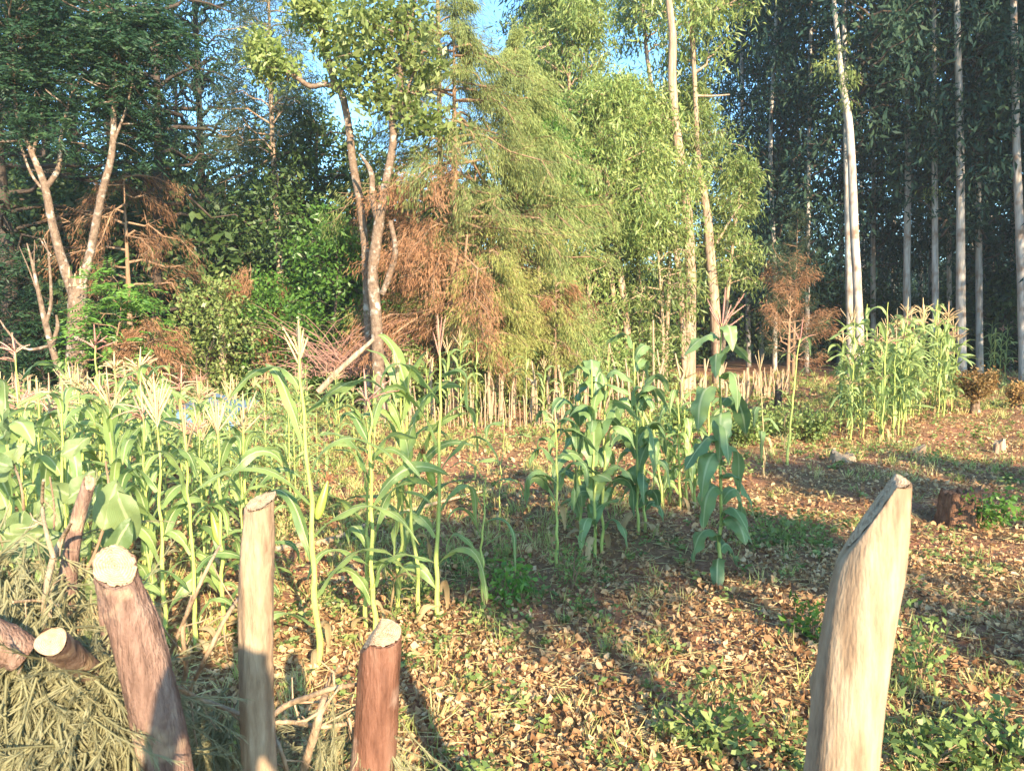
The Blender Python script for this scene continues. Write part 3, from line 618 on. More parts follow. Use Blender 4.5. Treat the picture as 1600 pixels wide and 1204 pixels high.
tophero(148, 505, 6.0, "maize plant with flat pink tassel in front of the forked tree", 207, nl=7, L=0.55, Wd=0.075, tas=(11, 0.17, 1.25, 0.15, PK), hi=0.75)
tophero(23, 518, 6.0, "maize plant with spiky pink tassel at the left edge", 208, nl=9, L=0.60, Wd=0.08, tas=(13, 0.17, 1.0, 0.2, PK), hi=0.85)
tophero(55, 575, 5.0, "maize plant with drooping cream tassel near the left edge", 209, nl=8, L=0.60, Wd=0.09, tas=(12, 0.17, 0.9, 0.9, CR), hi=0.8)
tophero(122, 565, 5.8, "maize plant with low cream tassel before the forked trunk", 210, nl=9, L=0.60, Wd=0.08, tas=(14, 0.16, 1.0, 0.3, CR), hi=0.85)
tophero(280, 568, 7.0, "maize plant with umbrella shaped tassel before the bluish sheet", 211, nl=9, L=0.60, Wd=0.08, tas=(14, 0.18, 1.15, 0.4, PK), hi=0.85)
tophero(8, 640, 4.3, "maize plant with broad pale leaves cut by the left edge", 212, nl=9, L=0.6, Wd=0.11, hi=0.95, e0=60)
tophero(95, 660, 4.6, "short leafy maize plant between the branch stub and the left edge", 213, nl=9, L=0.6, Wd=0.09, hi=0.95, e0=60)
# variants for the stands
VAR = []
for k in range(9):
    t = [(14, 0.18, 0.9, 0.3, CR), (11, 0.18, 1.1, 0.3, PK), None, (9, 0.2, 0.6, 0.1, CR), (12, 0.16, 1.2, 0.5, PK), (14, 0.17, 0.8, 0.2, CR), None, (10, 0.2, 0.5, 0.0, CR), (12, 0.17, 1.0, 0.2, PK)][k]
    v = maize((0, 0, 0), 1.75 + 0.05 * (k % 3), "maize plant", "g", 300 + k, nl=11, L=0.66, Wd=0.070, e0=76, bend=122, sr=0.010, tas=(t[0], t[1] * 1.3, t[2], t[3], t[4]) if t else None, split=False, hi=0.86, limp=1.0 + 0.1 * (k % 3))
    VAR.append(v)
USED = set()
def place_maize(x, y, H, rng, label, group, allow=range(9)):
    k = list(allow)[rng.randint(len(allow))]; v = VAR[k]; s = H / 1.8
    if k not in USED:
        USED.add(k); v.location = (x, y, float(gz(x, y))); v.scale = (s, s, s); v.rotation_euler = (0, 0, rng.rand() * 6.28); v["label"] = label; v["group"] = group; return v
    return dup(v, (x, y, float(gz(x, y))), rng.rand() * 6.28, s, label, group)
rng = np.random.RandomState(5)
LBL = "leafy maize plant crowded inside the left stand, in front of the forked tree"; n = 0
cells = []
y = 4.9
while y < 11.5:
    x = -0.68 * y - 0.3
    while x < -0.36 * y + (0.2 if y < 7 else 0.9):
        cells.append((x + rng.randn() * 0.12, y + rng.randn() * 0.12)); x += 0.40 + 0.014 * y
    y += 0.50
for (x, y) in cells:
    tgt = 585 + 18 * rng.randn() + (8 if y > 8 else 0); px = 800 + 1200 * x / y
    if px > 330: tgt += 35
    H = P(px, tgt, y)[2]
    if px > 250 and y < 6.2: H *= 0.8
    row = "front" if y < 6.3 else "middle" if y < 8.6 else "back"
    side = "beside the left edge" if px < 110 else "below the forked tree" if px < 230 else "before the blue sheet" if px < 330 else "beyond the pale split post"
    place_maize(x, y, max(0.9, H), rng, "leafy maize plant in the %s of the left stand, %s" % (row, side), "maize plants of the left stand")
for i in range(34):
    y = 10.5 + rng.rand() * 5.0; px = 395 + 190 * rng.rand(); x = (px - 800) / 1200 * y
    place_maize(x, y, P(px, 590 + 14 * rng.randn(), y)[2], rng, "dark green maize plant in the shaded patch behind the cream tasselled plant", "shaded maize plants at the back left")
# right clump
for i in range(62):
    if i % 5 < 3: py = 692 - 40 * rng.rand(); bx = 1305 + 112 * rng.rand()
    else: py = 656 - 36 * rng.rand(); bx = 1402 + 92 * rng.rand()
    g = G(bx, py)
    place_maize(g[0], g[1], (1.85 + 0.30 * rng.randn()) * (1.0 if bx < 1460 else 0.9) * (0.8 if bx < 1325 else 1), rng, "tasselled maize plant in the %s of the right clump" % ("near left part" if (i % 5 < 3 and bx < 1360) else "near middle part" if i % 5 < 3 else "far part, before the bluish gum trunk"), "maize plants of the right clump", [0, 1, 3, 5, 7, 2, 6])
for i, (bx, py) in enumerate([(1552, 592), (1562, 594), (1570, 591), (1546, 590)]):
    g = G(bx, py); place_maize(g[0], g[1], 1.75 + 0.1 * i, rng, "maize plant in the small shaded tuft at the edge of the gum wood", "maize plants at the wood edge", [2, 6, 8])
for (bx, py, h) in [(300, 640, 1.4), (620, 700, 1.3), (700, 668, 1.7), (720, 668, 1.9), (745, 668, 1.6), (668, 672, 1.5), (878, 665, 1.2), (850, 668, 1.4), (905, 668, 1.2), (950, 662, 1.3), (822, 665, 1.5)]:
    g = G(bx, py); place_maize(g[0], g[1], h, rng, "young maize plant standing against the stick fence", "maize plants along the stick fence", [2, 6, 3])
for k in range(9):
    if k not in USED: VAR[k].location = (-6.5 + k * 0.3, 9, 0); VAR[k]["label"] = LBL; VAR[k]["group"] = "maize plants of the left stand"

# ------------------------------------------------------------------ trees
def put_crown(r, wb, lb, mats, off):
    if wb is not None and wb.V: ob("limbs", wb.mesh("limbs", mats['wood'], off, True), r)
    for k, b in lb.items():
        if b.V: ob("crown" if k in ('a', 'green') else {"brown": "dead_foliage", "yellow": "yellowing_foliage"}.get(k, "crown"), b.mesh("crown", mats[k], off), r)
def trunk_px(r, off, d, L, mat, n=None, extra=(), ring=12, to_ground=True, jit=0.03):
    L = list(L)
    pts, rad = pixpath(d, L, n)
    if to_ground:
        p0 = pts[0].copy(); p0[2] = -0.15; pts = np.concatenate([[p0], pts]); rad = np.concatenate([[rad[0] * 1.25], rad])
    b = Buf(); tube(b, pts, rad, ring, jit=jit)
    ob("trunk", b.mesh("trunk", mat, off, True), r)
    allp = [pts]
    for e in extra:
        q, qr = pixpath(d, e); bb = Buf(); tube(bb, q, qr, 9, jit=0.04); ob("limb", bb.mesh("limb", mat, off, True), r); allp.append(q)
    return np.concatenate(allp)
def base_of(d, px): 
    x = (px - 800) / 1200 * d; return np.array([x, d, 0.0])
def clumpz(d, L, dep=1.0):
    return [(P(px, py, d + (e[0] if e else 0)), np.array([r, r * dep, r * 0.8]) * d / F, n) for (px, py, r, n, *e) in L]

# forked pale tree on the left
d = 15.0; off = base_of(d, 118)
r = root("forked_tree", off, "forked pale barked tree with broken top rising behind the left maize", "tree")
src = trunk_px(r, off, d, [(118, 620, 36), (121, 540, 32), (122, 470, 28), (121, 435, 26)], M['bark_pale'], 14, extra=[
    [(116, 460, 17), (95, 400, 14), (80, 340, 12), (70, 290, 11), (50, 240, 8), (30, 190, 6), (22, 140, 5), (20, 60, 3)],
    [(73, 292, 9), (92, 262, 8), (95, 215, 5), (110, 150, 3)],
    [(124, 460, 16), (140, 400, 13), (152, 340, 12), (160, 300, 11), (175, 240, 10), (178, 170, 8), (180, 100, 8), (186, 20, 5)],
    [(70, 300, 5), (48, 270, 4), (30, 220, 3)], [(52, 240, 5), (60, 200, 4), (70, 150, 2)], [(175, 230, 5), (200, 160, 3), (210, 100, 2)]])
b = Buf(); cc = P(121, 436, d)
for k in range(9):
    a = k * 0.7; q = cc + np.array([0.14 * math.cos(a), 0.14 * math.sin(a), -0.15]); tube(b, [q, q + np.array([0.01, 0, 0.12 + 0.13 * (k % 3)])], [0.05, 0.012], 5)
ob("broken_top", b.mesh("broken_top", M['stick'], off), r)
wb = Buf(); cb = clump_crown(1, clumpz(d, [(30, 60, 70, 45), (110, 40, 80, 55), (190, 70, 70, 50), (60, 150, 50, 26), (150, 140, 55, 30), (215, 150, 55, 30, 0.5), (10, 200, 40, 16), (100, 200, 40, 14), (210, 220, 40, 18, 1), (190, 20, 80, 45), (60, 0, 80, 45), (10, 110, 50, 24), (250, 60, 50, 26)]), 'feather', 60, 1.0, wb, src)
put_crown(r, wb, {'a': cb}, {'wood': M['bark_pale'], 'a': M['feather']}, off)

# bare leaning sapling beside it
d = 14.2; off = base_of(d, 95)
r = root("bare_sapling", off, "bare leaning grey sapling with broken twigs left of the forked trunk", "sapling", None)
trunk_px(r, off, d, [(98, 590, 11), (85, 555, 10), (70, 500, 9), (60, 455, 6), (50, 410, 4), (42, 380, 2)], M['bark_pale'], extra=[
    [(72, 505, 6), (80, 470, 5), (76, 400, 3), (68, 372, 1)], [(60, 460, 3), (45, 420, 2), (30, 385, 1)], [(66, 480, 3), (54, 430, 2), (54, 375, 1)], [(82, 540, 7), (90, 510, 6), (88, 492, 3)], [(78, 540, 5), (40, 545, 4), (10, 515, 3), (0, 500, 2)], [(80, 400, 3), (70, 385, 2), (62, 372, 2)]])

# main pale tree in the middle left
d = 15.0; off = base_of(d, 598)
r = root("pale_trunk_tree", off, "tall mottled pale tree with glossy leaf clumps rising left of the brown cypress", "tree")
src = trunk_px(r, off, d, [(600, 668, 23), (592, 590, 20), (588, 500, 18), (582, 430, 17), (588, 380, 17), (594, 335, 15), (602, 290, 13), (610, 250, 12), (615, 210, 12), (612, 180, 10), (625, 140, 9), (627, 95, 8), (640, 40, 5), (650, 0, 3)], M['bark_pale'], 40, extra=[
    [(590, 340, 12), (582, 310, 10), (580, 270, 8), (562, 240, 3)],
    [(597, 460, 9), (610, 425, 10), (618, 390, 9), (610, 345, 7)],
    [(625, 180, 6), (640, 130, 4), (660, 80, 3)]])
wb = Buf(); cb = clump_crown(2, clumpz(d, [(595, 70, 42, 34), (650, 95, 36, 30), (556, 100, 34, 20), (620, 150, 34, 22), (655, 190, 34, 26), (700, 195, 18, 8), (640, 30, 36, 26), (560, 35, 40, 26), (588, 150, 26, 14), (600, 290, 14, 3), (600, 5, 40, 22)]), 'broad', 13, 1.2, wb, src)
put_crown(r, wb, {'a': cb}, {'wood': M['bark_pale'], 'a': M['broad']}, off)
d = 15.8; off = base_of(d, 575)
r = root("pale_trunk_tree", off, "leaning pale tree with long side branch standing close behind the mottled trunk", "tree")
src = trunk_px(r, off, d, [(575, 640, 13), (574, 500, 12), (571, 400, 12), (563, 320, 12), (552, 260, 12), (545, 200, 11), (535, 150, 11), (520, 120, 11), (508, 70, 10), (495, 20, 8), (478, -20, 6)], M['bark_pale'], 34, extra=[
    [(530, 142, 9), (510, 132, 8), (485, 135, 8), (465, 122, 7), (448, 110, 5)], [(512, 100, 5), (500, 70, 4), (470, 40, 3)]])
wb = Buf(); cb = clump_crown(3, clumpz(d, [(440, 95, 32, 14), (420, 105, 28, 10), (530, 60, 36, 16), (500, 10, 50, 26), (545, 130, 34, 14), (480, 20, 40, 16), (405, 75, 26, 9)]), 'broad', 34, 1.0, wb, src)
put_crown(r, wb, {'a': cb}, {'wood': M['bark_pale'], 'a': M['broad']}, off)

# leaning log and bare thicket
d = 14.6; off = base_of(d, 505)
b = Buf(); p_, r_ = pixpath(d, [(498, 612, 11), (520, 588, 9), (548, 562, 9), (584, 530, 6)]); tube(b, p_, r_, 8, jit=0.05)
o = ob("leaning_log", b.mesh("leaning_log", M['bark_gum_pink'], off, True), None, off); tag(o, "dead pale log leaning up against the mottled trunk", "log")
b = Buf(); rng = np.random.RandomState(4)
for k in range(150):
    s = P(535 + 40 * rng.randn() * 0.8, 590 - 30 * rng.rand(), d + 0.8 + rng.rand()); a = rng.rand() * 6.28; l = 0.5 + 1.2 * rng.rand()
    dr = np.array([math.cos(a), 0.3 * math.sin(a), 0.35 + 0.9 * rng.rand()]); t = np.linspace(0, 1, 6)[:, None]
    tube(b, s + dr * t * l + np.array([0, 0, -0.45 * l]) * t ** 2 + rng.randn(6, 3) * 0.02, np.linspace(0.009, 0.003, 6), 4, cap=False)
o = ob("bare_bush", b.mesh("bare_bush", M['twig_pink'], off), None, off); tag(o, "tangled leafless reddish bush left of the mottled trunk", "bush")

# slim trunk trees
def slim(name, label, d, L, mat, crownseed=None, ckind='wisp', cm='wisp', z0=4, z1=13, rr=1.4, nb=40, nl=9000, elev=25, droop=0.5, extra=(), group=None, sc=1.0, br=0.03):
    off = base_of(d, L[0][0]); r = root(name, off, label, "tree", group)
    src = trunk_px(r, off, d, L, mat, None, extra)
    if crownseed is not None:
        ordr = np.argsort(src[:, 2]); zz, xx, yy = src[ordr, 2], src[ordr, 0], src[ordr, 1]
        ax = lambda z: (np.interp(z, zz, xx) - off[0], np.interp(z, zz, yy) - off[1])
        wb, lb = crown(crownseed, z0, z1, lambda f: rr * (1 - 0.55 * f), nb, nl, ckind, sc, elev, droop, axis=ax, br=br)
        put_crown(r, wb, lb, {'wood': mat, 'a': M[cm]}, (0, 0, 0))
    return r
slim("slim_tree", "slim pinkish trunk with wispy dark foliage against the sky, left part", 19, [(446, 600, 12), (442, 500, 11), (436, 400, 10), (430, 300, 8), (425, 200, 7), (422, 100, 5), (420, 0, 4)], M['bark_gum_pink'], 21, z0=5.5, z1=11.5, rr=1.6, nb=46, nl=15000, elev=35, ckind='wisp', cm='wisp')
slim("slim_tree", "thin dark upright trunk above the cypress with feathery grey foliage", 24, [(690, 400, 9), (688, 300, 9), (686, 150, 8), (684, 0, 6), (683, -100, 4)], M['bark_brown'], 22, z0=7.5, z1=14.5, rr=2.0, nb=44, nl=16000, elev=15, ckind='wisp', cm='wisp')
slim("pale_post_tree", "short pale leafless stem behind the sheet in the left thicket", 17, [(352, 630, 12), (348, 560, 12), (345, 500, 11), (342, 450, 9)], M['stick'])

# dark mass of trees on the left
def bushy(name, seed, label, group, px, d, z0, z1, rr, nb, nl, kind, cm, sc=1.0, elev=25, droop=0.3, wood='bark_dark', tr=0.16, lean=0.0, spread=0.25, shape=None, br=0.05):
    off = base_of(d, px); r = root(name, off, label, "tree", group)
    rng = np.random.RandomState(seed)
    t = np.linspace(0, 1, 10); H = z1 * 0.97
    ax = np.stack([lean * t ** 1.5 + np.concatenate([[0], np.cumsum(rng.randn(9) * 0.05)]), np.concatenate([[0], np.cumsum(rng.randn(9) * 0.05)]), -0.1 + (H + 0.1) * t], -1)
    b = Buf(); tube(b, ax, tr * (1.1 - 0.95 * t), 9, jit=0.05); ob("trunk", b.mesh("trunk", M[wood], None, True), r)
    f_ax = lambda z: (np.interp(z, ax[:, 2], ax[:, 0]), np.interp(z, ax[:, 2], ax[:, 1]))
    wb, lb = crown(seed, z0, z1, shape or (lambda f: rr * (0.75 + 0.5 * math.sin(3.0 * f)) * (1 - 0.4 * f * f)), nb, nl, kind, sc, elev, droop, axis=f_ax, spread=spread, br=br)
    put_crown(r, wb, lb, {'wood': M[wood], 'a': M[cm]}, (0, 0, 0))
    return r
LG = "dark trees of the left wood"
lt = []
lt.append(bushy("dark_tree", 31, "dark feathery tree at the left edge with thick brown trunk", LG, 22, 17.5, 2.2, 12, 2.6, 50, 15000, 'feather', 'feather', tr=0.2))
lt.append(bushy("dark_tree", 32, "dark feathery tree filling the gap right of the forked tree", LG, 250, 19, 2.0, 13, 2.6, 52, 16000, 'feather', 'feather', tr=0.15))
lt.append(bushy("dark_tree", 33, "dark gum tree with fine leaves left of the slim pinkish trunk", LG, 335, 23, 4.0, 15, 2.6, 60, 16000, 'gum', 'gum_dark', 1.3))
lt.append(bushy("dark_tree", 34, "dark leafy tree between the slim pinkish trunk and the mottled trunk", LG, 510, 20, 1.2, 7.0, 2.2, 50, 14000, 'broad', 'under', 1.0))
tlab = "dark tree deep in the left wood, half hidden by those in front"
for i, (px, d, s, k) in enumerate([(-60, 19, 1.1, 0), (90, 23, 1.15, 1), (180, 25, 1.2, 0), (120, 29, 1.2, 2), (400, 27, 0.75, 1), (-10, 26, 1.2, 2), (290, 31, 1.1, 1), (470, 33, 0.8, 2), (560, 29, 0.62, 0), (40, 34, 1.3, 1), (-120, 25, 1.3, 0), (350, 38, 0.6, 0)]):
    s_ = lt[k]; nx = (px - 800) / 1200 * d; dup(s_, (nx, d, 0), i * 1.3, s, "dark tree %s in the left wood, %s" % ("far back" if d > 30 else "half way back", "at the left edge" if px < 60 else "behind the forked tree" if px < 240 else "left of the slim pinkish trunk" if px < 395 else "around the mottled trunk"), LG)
# young bright feathery sapling and shrubs
bushy("bright_sapling", 35, "young sapling with bright feathery leaves right of the forked trunk", None, 205, 14.5, 1.0, 2.7, 0.75, 16, 2600, 'feather', 'bright', 1.0, tr=0.03, wood='bark_brown', br=0.012)
bushy("green_bush", 42, "dark feathery shrub at the left edge beside the bare leaning sapling", "bushes of the left thicket", 0, 15.6, 0.8, 3.4, 0.9, 18, 2200, 'feather', 'feather', 1.0, tr=0.03, br=0.012)
bushy("green_bush", 36, "sunlit yellow green bush behind the slim pinkish trunk", "bushes of the left thicket", 430, 18, 0.4, 2.9, 1.1, 22, 4200, 'broad', 'bright', 0.8, tr=0.04, br=0.015)
bushy("green_bush", 37, "leafy bush left of the mottled trunk reaching the reddish twigs", "bushes of the left thicket", 520, 17.2, 0.6, 4.2, 1.2, 26, 5200, 'broad', 'bright', 0.9, tr=0.05, br=0.018)
bushy("green_bush", 38, "yellowish bush with hanging leaves beside the short pale stem", "bushes of the left thicket", 320, 16.5, 0.4, 2.6, 1.0, 20, 3600, 'small', 'broad', 1.6, tr=0.03, br=0.012)
bushy("green_bush", 39, "dark low bush at the foot of the left wood", "bushes of the left thicket", 60, 16.5, 0.2, 2.4, 1.4, 24, 4200, 'feather', 'feather', 1.0, tr=0.04, br=0.015)
u = bushy("undergrowth_shrub", 40, "dark shrub in the undergrowth of the wood", "shrubs under the woods", 450, 22, 0.1, 2.6, 1.7, 26, 5200, 'broad', 'under', 1.2, tr=0.04, br=0.02)
rng = np.random.RandomState(9)
for i in range(46):
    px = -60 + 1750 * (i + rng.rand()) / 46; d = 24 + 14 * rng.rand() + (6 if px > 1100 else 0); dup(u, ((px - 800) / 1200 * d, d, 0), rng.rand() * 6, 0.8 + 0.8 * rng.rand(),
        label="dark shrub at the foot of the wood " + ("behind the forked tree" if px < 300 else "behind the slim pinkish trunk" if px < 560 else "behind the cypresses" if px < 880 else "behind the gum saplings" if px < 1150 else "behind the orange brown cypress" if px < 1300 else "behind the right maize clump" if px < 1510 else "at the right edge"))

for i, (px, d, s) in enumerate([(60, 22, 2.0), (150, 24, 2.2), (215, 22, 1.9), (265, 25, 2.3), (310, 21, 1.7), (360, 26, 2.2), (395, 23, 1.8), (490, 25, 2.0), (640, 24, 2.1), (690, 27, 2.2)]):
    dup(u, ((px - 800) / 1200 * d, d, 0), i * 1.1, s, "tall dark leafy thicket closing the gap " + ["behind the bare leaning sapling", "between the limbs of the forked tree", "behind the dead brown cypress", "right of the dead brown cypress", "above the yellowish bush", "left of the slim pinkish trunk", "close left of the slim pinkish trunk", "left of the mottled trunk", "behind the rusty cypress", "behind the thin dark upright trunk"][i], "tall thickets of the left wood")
# ---- cypresses
def cypress(seed, label, px, d, H, rr, nb, nl, pick, mats, elev=5, droop=0.35, z0=0.9, tr=0.14, group=None, lean=0.0, shape=None, sc=1.0, az=None, twigs=14, cat="tree", spread=0.09):
    off = base_of(d, px); r = root("cypress_tree", off, label, cat, group)
    t = np.linspace(0, 1, 10); ax = np.stack([lean * t, 0 * t, -0.1 + (H + 0.1) * t], -1)
    b = Buf(); tube(b, ax, tr * (1.08 - t), 9, jit=0.04); ob("trunk", b.mesh("trunk", M['bark_brown'], None, True), r)
    wb, lb = crown(seed, z0, H, shape or (lambda f: rr * (1 - f) ** 0.75 + 0.15), nb, nl, 'needle', sc, elev, droop, twigs=twigs, spread=spread, axis=lambda z: (lean * z / H, 0), pickmat=pick, az=az, br=0.035)
    m = {'wood': M['bark_brown']}; m.update(mats); put_crown(r, wb, lb, m, (0, 0, 0)); return r
MC = {'green': M['cyp'], 'brown': M['cyp_brown'], 'yellow': M['cyp_yellow'], 'dark': M['cyp_dark']}
def pick_main(rng, f, a, z):
    fx, fy = math.cos(a), math.sin(a)
    if z < 1.9: return 'yellow' if fx > -0.1 else 'brown'
    if z < 4.5 - 1.2 * fx * 0.5: return 'brown' if (fx < 0.7 and rng.rand() < 0.88) else 'yellow'
    if z < 5.5: return 'brown' if rng.rand() < 0.18 else 'green'
    return 'brown' if rng.rand() < 0.07 else 'green'
cypress(51, "big drooping cypress with a rusty dead patch low on its left side", 712, 16.5, 8.4, 2.3, 100, 105000, pick_main, MC, droop=0.42, z0=1.3,
        shape=lambda f: 1.7 + 0.7 * math.sin(3.1 * f) - 1.0 * f ** 3)
def pick_r(rng, f, a, z):
    if z < 2.0: return 'yellow' if rng.rand() < 0.6 else 'green'
    if z < 3.4: return 'brown' if rng.rand() < 0.08 else 'green'
    return 'green'
cypress(52, "green cypress with long sweeping boughs right of the rusty one", 805, 17.8, 8.4, 2.2, 80, 84000, pick_r, MC, droop=0.40, z0=1.3, elev=12, shape=lambda f: 2.0 + 0.6 * math.sin(3.1 * f) - 2.0 * f ** 2)
cypress(53, "yellow green weeping cypress with fine foliage hanging almost to the stick fence", 765, 15.6, 3.4, 1.0, 30, 17000, lambda rng, f, a, z: 'yellow' if rng.rand() < 0.85 else 'brown', MC, droop=0.7, z0=1.3, elev=30, tr=0.05, shape=lambda f: 1.1 - 0.4 * f)
cypress(54, "thin browning cypress in front of the light gum saplings", 868, 16.2, 2.9, 0.7, 18, 6500, lambda rng, f, a, z: 'brown' if rng.rand() < 0.2 else 'yellow', MC, droop=0.6, z0=1.0, elev=30, tr=0.04, shape=lambda f: 0.8 - 0.4 * f)
cypress(55, "dead brown cypress with hanging rusty boughs right of the forked tree", 205, 17.0, 5.3, 1.7, 15, 7000, lambda rng, f, a, z: 'brown', MC, droop=0.5, z0=2.7, elev=10, tr=0.09, shape=lambda f: 1.9 - 0.9 * f)
cypress(56, "low brown cypress heap just behind the left maize tassels", 232, 14.8, 1.9, 0.9, 24, 9000, lambda rng, f, a, z: 'brown', MC, droop=0.4, z0=0.4, elev=20, tr=0.05, shape=lambda f: 1.1 - 0.6 * f)
cypress(57, "sparse cypress with rusty boughs around the slim pinkish trunk", 395, 17.6, 3.3, 1.4, 14, 6500, lambda rng, f, a, z: 'brown' if rng.rand() < 0.75 else 'yellow', MC, droop=0.45, z0=0.9, elev=10, tr=0.06, shape=lambda f: 1.3 - 0.5 * f)
cypress(58, "orange brown dying cypress with green outer tips in front of the gum wood", 1232, 20.5, 3.4, 1.1, 26, 9000, lambda rng, f, a, z: 'brown' if (rng.rand() < 0.6) else 'cypg', {**MC, 'cypg': M['cyp_dark']}, droop=-0.05, z0=0.9, elev=34, tr=0.06, shape=lambda f: 1.15 - 0.4 * f)
cypress(59, "dark green young cypress behind the orange brown one", 1240, 27, 5.8, 1.1, 40, 16000, lambda rng, f, a, z: 'dark', MC, droop=0.1, z0=0.6, elev=25, tr=0.06)

# ---- light gum saplings, centre
SG = "sunlit gum saplings in the centre"
def gumsap(seed, label, d, L, z0, z1, rr, nb, nl, extra=(), mat='bark_gum_pink', cm='gum_light', kind='gum', sc=1.1):
    off = base_of(d, L[0][0]); r = root("gum_sapling", off, label, "tree", SG)
    src = trunk_px(r, off, d, L, M[mat], None, extra)
    o = np.argsort(src[:, 2]); ax = lambda z: (np.interp(z, src[o, 2], src[o, 0]) - off[0], np.interp(z, src[o, 2], src[o, 1]) - off[1])
    wb, lb = crown(seed, z0, z1, lambda f: rr * (0.45 + 1.1 * math.sin(math.pi * min(1, 0.15 + f * 0.75)) - 0.45 * f), nb, nl, kind, sc, 38, 0.45, axis=ax, spread=0.2, br=0.03)
    put_crown(r, wb, lb, {'wood': M[mat], 'a': M[cm]}, (0, 0, 0)); return r
gumsap(61, "tallest sunlit gum sapling with pointed pale green crown", 22, [(905, 590, 9), (900, 400, 8), (893, 200, 6), (885, 60, 3), (882, 20, 2)], 4.6, 11.2, 1.9, 60, 26000)
gumsap(62, "gum sapling with paired leaning pinkish stems right of the cypress", 20, [(985, 585, 12), (978, 500, 11), (968, 420, 10), (955, 330, 8), (945, 250, 6), (938, 190, 4)], 3.6, 7.8, 1.6, 50, 20000, extra=[[(968, 585, 8), (962, 500, 8), (955, 430, 7), (940, 330, 5), (932, 260, 3)]])
gumsap(63, "gum sapling with thin straight stem and rounded crown behind the bent topped maize", 21, [(1003, 585, 8), (1000, 480, 7), (995, 380, 6), (985, 280, 5), (975, 200, 3)], 4.0, 8.2, 1.5, 50, 19000)
gumsap(64, "gum sapling with bright green hanging leaves beside the cypress boughs", 18.6, [(845, 590, 7), (843, 450, 6), (840, 350, 5), (838, 250, 3)], 3.6, 6.9, 1.15, 40, 13000, cm='bright')
gumsap(65, "gum sapling crown between the tall white trunk and the broken topped one", 23, [(1040, 580, 7), (1045, 450, 6), (1050, 330, 5), (1060, 230, 4), (1068, 170, 3)], 3.8, 8.8, 1.6, 50, 18000)
gumsap(66, "gum sapling with yellowish leaf tufts at the edge of the dark wood", 22.5, [(1128, 582, 6), (1135, 480, 6), (1145, 380, 5), (1155, 300, 4), (1160, 255, 3)], 3.0, 6.6, 0.9, 26, 6500, mat='stick')
gumsap(67, "broad gum sapling filling in behind the paired stems", 25, [(930, 590, 7), (925, 450, 7), (920, 300, 5), (915, 180, 3)], 3.4, 8.5, 1.9, 50, 15000)
gumsap(68, "low gum sapling with dry twigs in front of the tall white trunk", 20, [(1035, 590, 6), (1036, 520, 5), (1032, 450, 4), (1028, 390, 3)], 1.4, 4.4, 1.0, 26, 3600, mat='stick')
gumsap(69, "gum sapling of mixed dry and green leaves left of the straight stem", 19.5, [(925, 600, 6), (922, 520, 5), (918, 430, 4), (915, 360, 3)], 1.3, 5.0, 1.0, 26, 3600, mat='stick')
# tall pale trunks in the centre
def tallgum(label, d, L, z0, z1, seed, rr=2.0, nb=30, nl=9000, extra=(), mat='bark_gum_pink', cm='gum_light', kind='gum', sc=1.4, group="tall pale gum trunks"):
    off = base_of(d, L[0][0]); r = root("tall_gum_tree", off, label, "tree", group)
    src = trunk_px(r, off, d, L, M[mat], 30, extra)
    if nb:
        o = np.argsort(src[:, 2]); ax = lambda z: (np.interp(z, src[o, 2], src[o, 0]) - off[0], np.interp(z, src[o, 2], src[o, 1]) - off[1])
        wb, lb = crown(seed, z0, z1, lambda f: rr * (1 - 0.3 * f), nb, nl, kind, sc, 38, 0.4, axis=ax, spread=0.25, br=0.04)
        put_crown(r, wb, lb, {'wood': M[mat], 'a': M[cm]}, (0, 0, 0))
    return r
tallgum("tall white trunk bending gently, bare to the top of the picture in the centre right", 21, [(1077, 585, 20), (1078, 500, 19), (1079, 430, 17), (1074, 340, 17), (1064, 260, 15), (1055, 190, 14), (1050, 120, 13), (1051, 60, 12), (1045, 0, 10), (1040, -60, 8)], 12, 16, 71, 1.6, 12, 3000, extra=[[(1070, 290, 3), (1085, 265, 3), (1090, 240, 2)]])
tallgum("tall gum with split lower stem just right of the white bending trunk", 22, [(1122, 585, 18), (1118, 500, 17), (1110, 400, 15), (1104, 330, 13), (1095, 285, 10), (1090, 230, 8), (1086, 140, 7), (1082, 60, 6), (1078, -20, 5)], 8.8, 14, 72, 2.0, 26, 8000, extra=[[(1108, 360, 5), (1104, 300, 3), (1100, 288, 2)], [(1120, 380, 4), (1140, 345, 3), (1158, 320, 2)], [(1087, 150, 4), (1115, 150, 3), (1140, 148, 2)], [(1083, 30, 5), (1120, 15, 4), (1150, 0, 3)]])
tallgum("short whitish snapped trunk leaning beside the bending white trunk", 20.5, [(1070, 590, 9), (1066, 500, 9), (1060, 420, 10), (1052, 370, 9), (1045, 320, 7)], 0, 0, 73, nb=0)
tallgum("thin pale trunk showing above the pointed sapling crown", 27, [(1035, 590, 8), (1030, 300, 8), (1020, 160, 7), (1010, 80, 6), (1003, 0, 5)], 11, 15, 74, 1.8, 24, 7000)
tallgum("distant gum with dark crown top left of the thin pale trunk", 33, [(850, 585, 9), (855, 300, 8), (870, 0, 6)], 9, 19, 75, 2.6, 50, 15000, cm='gum_dark', sc=1.8)

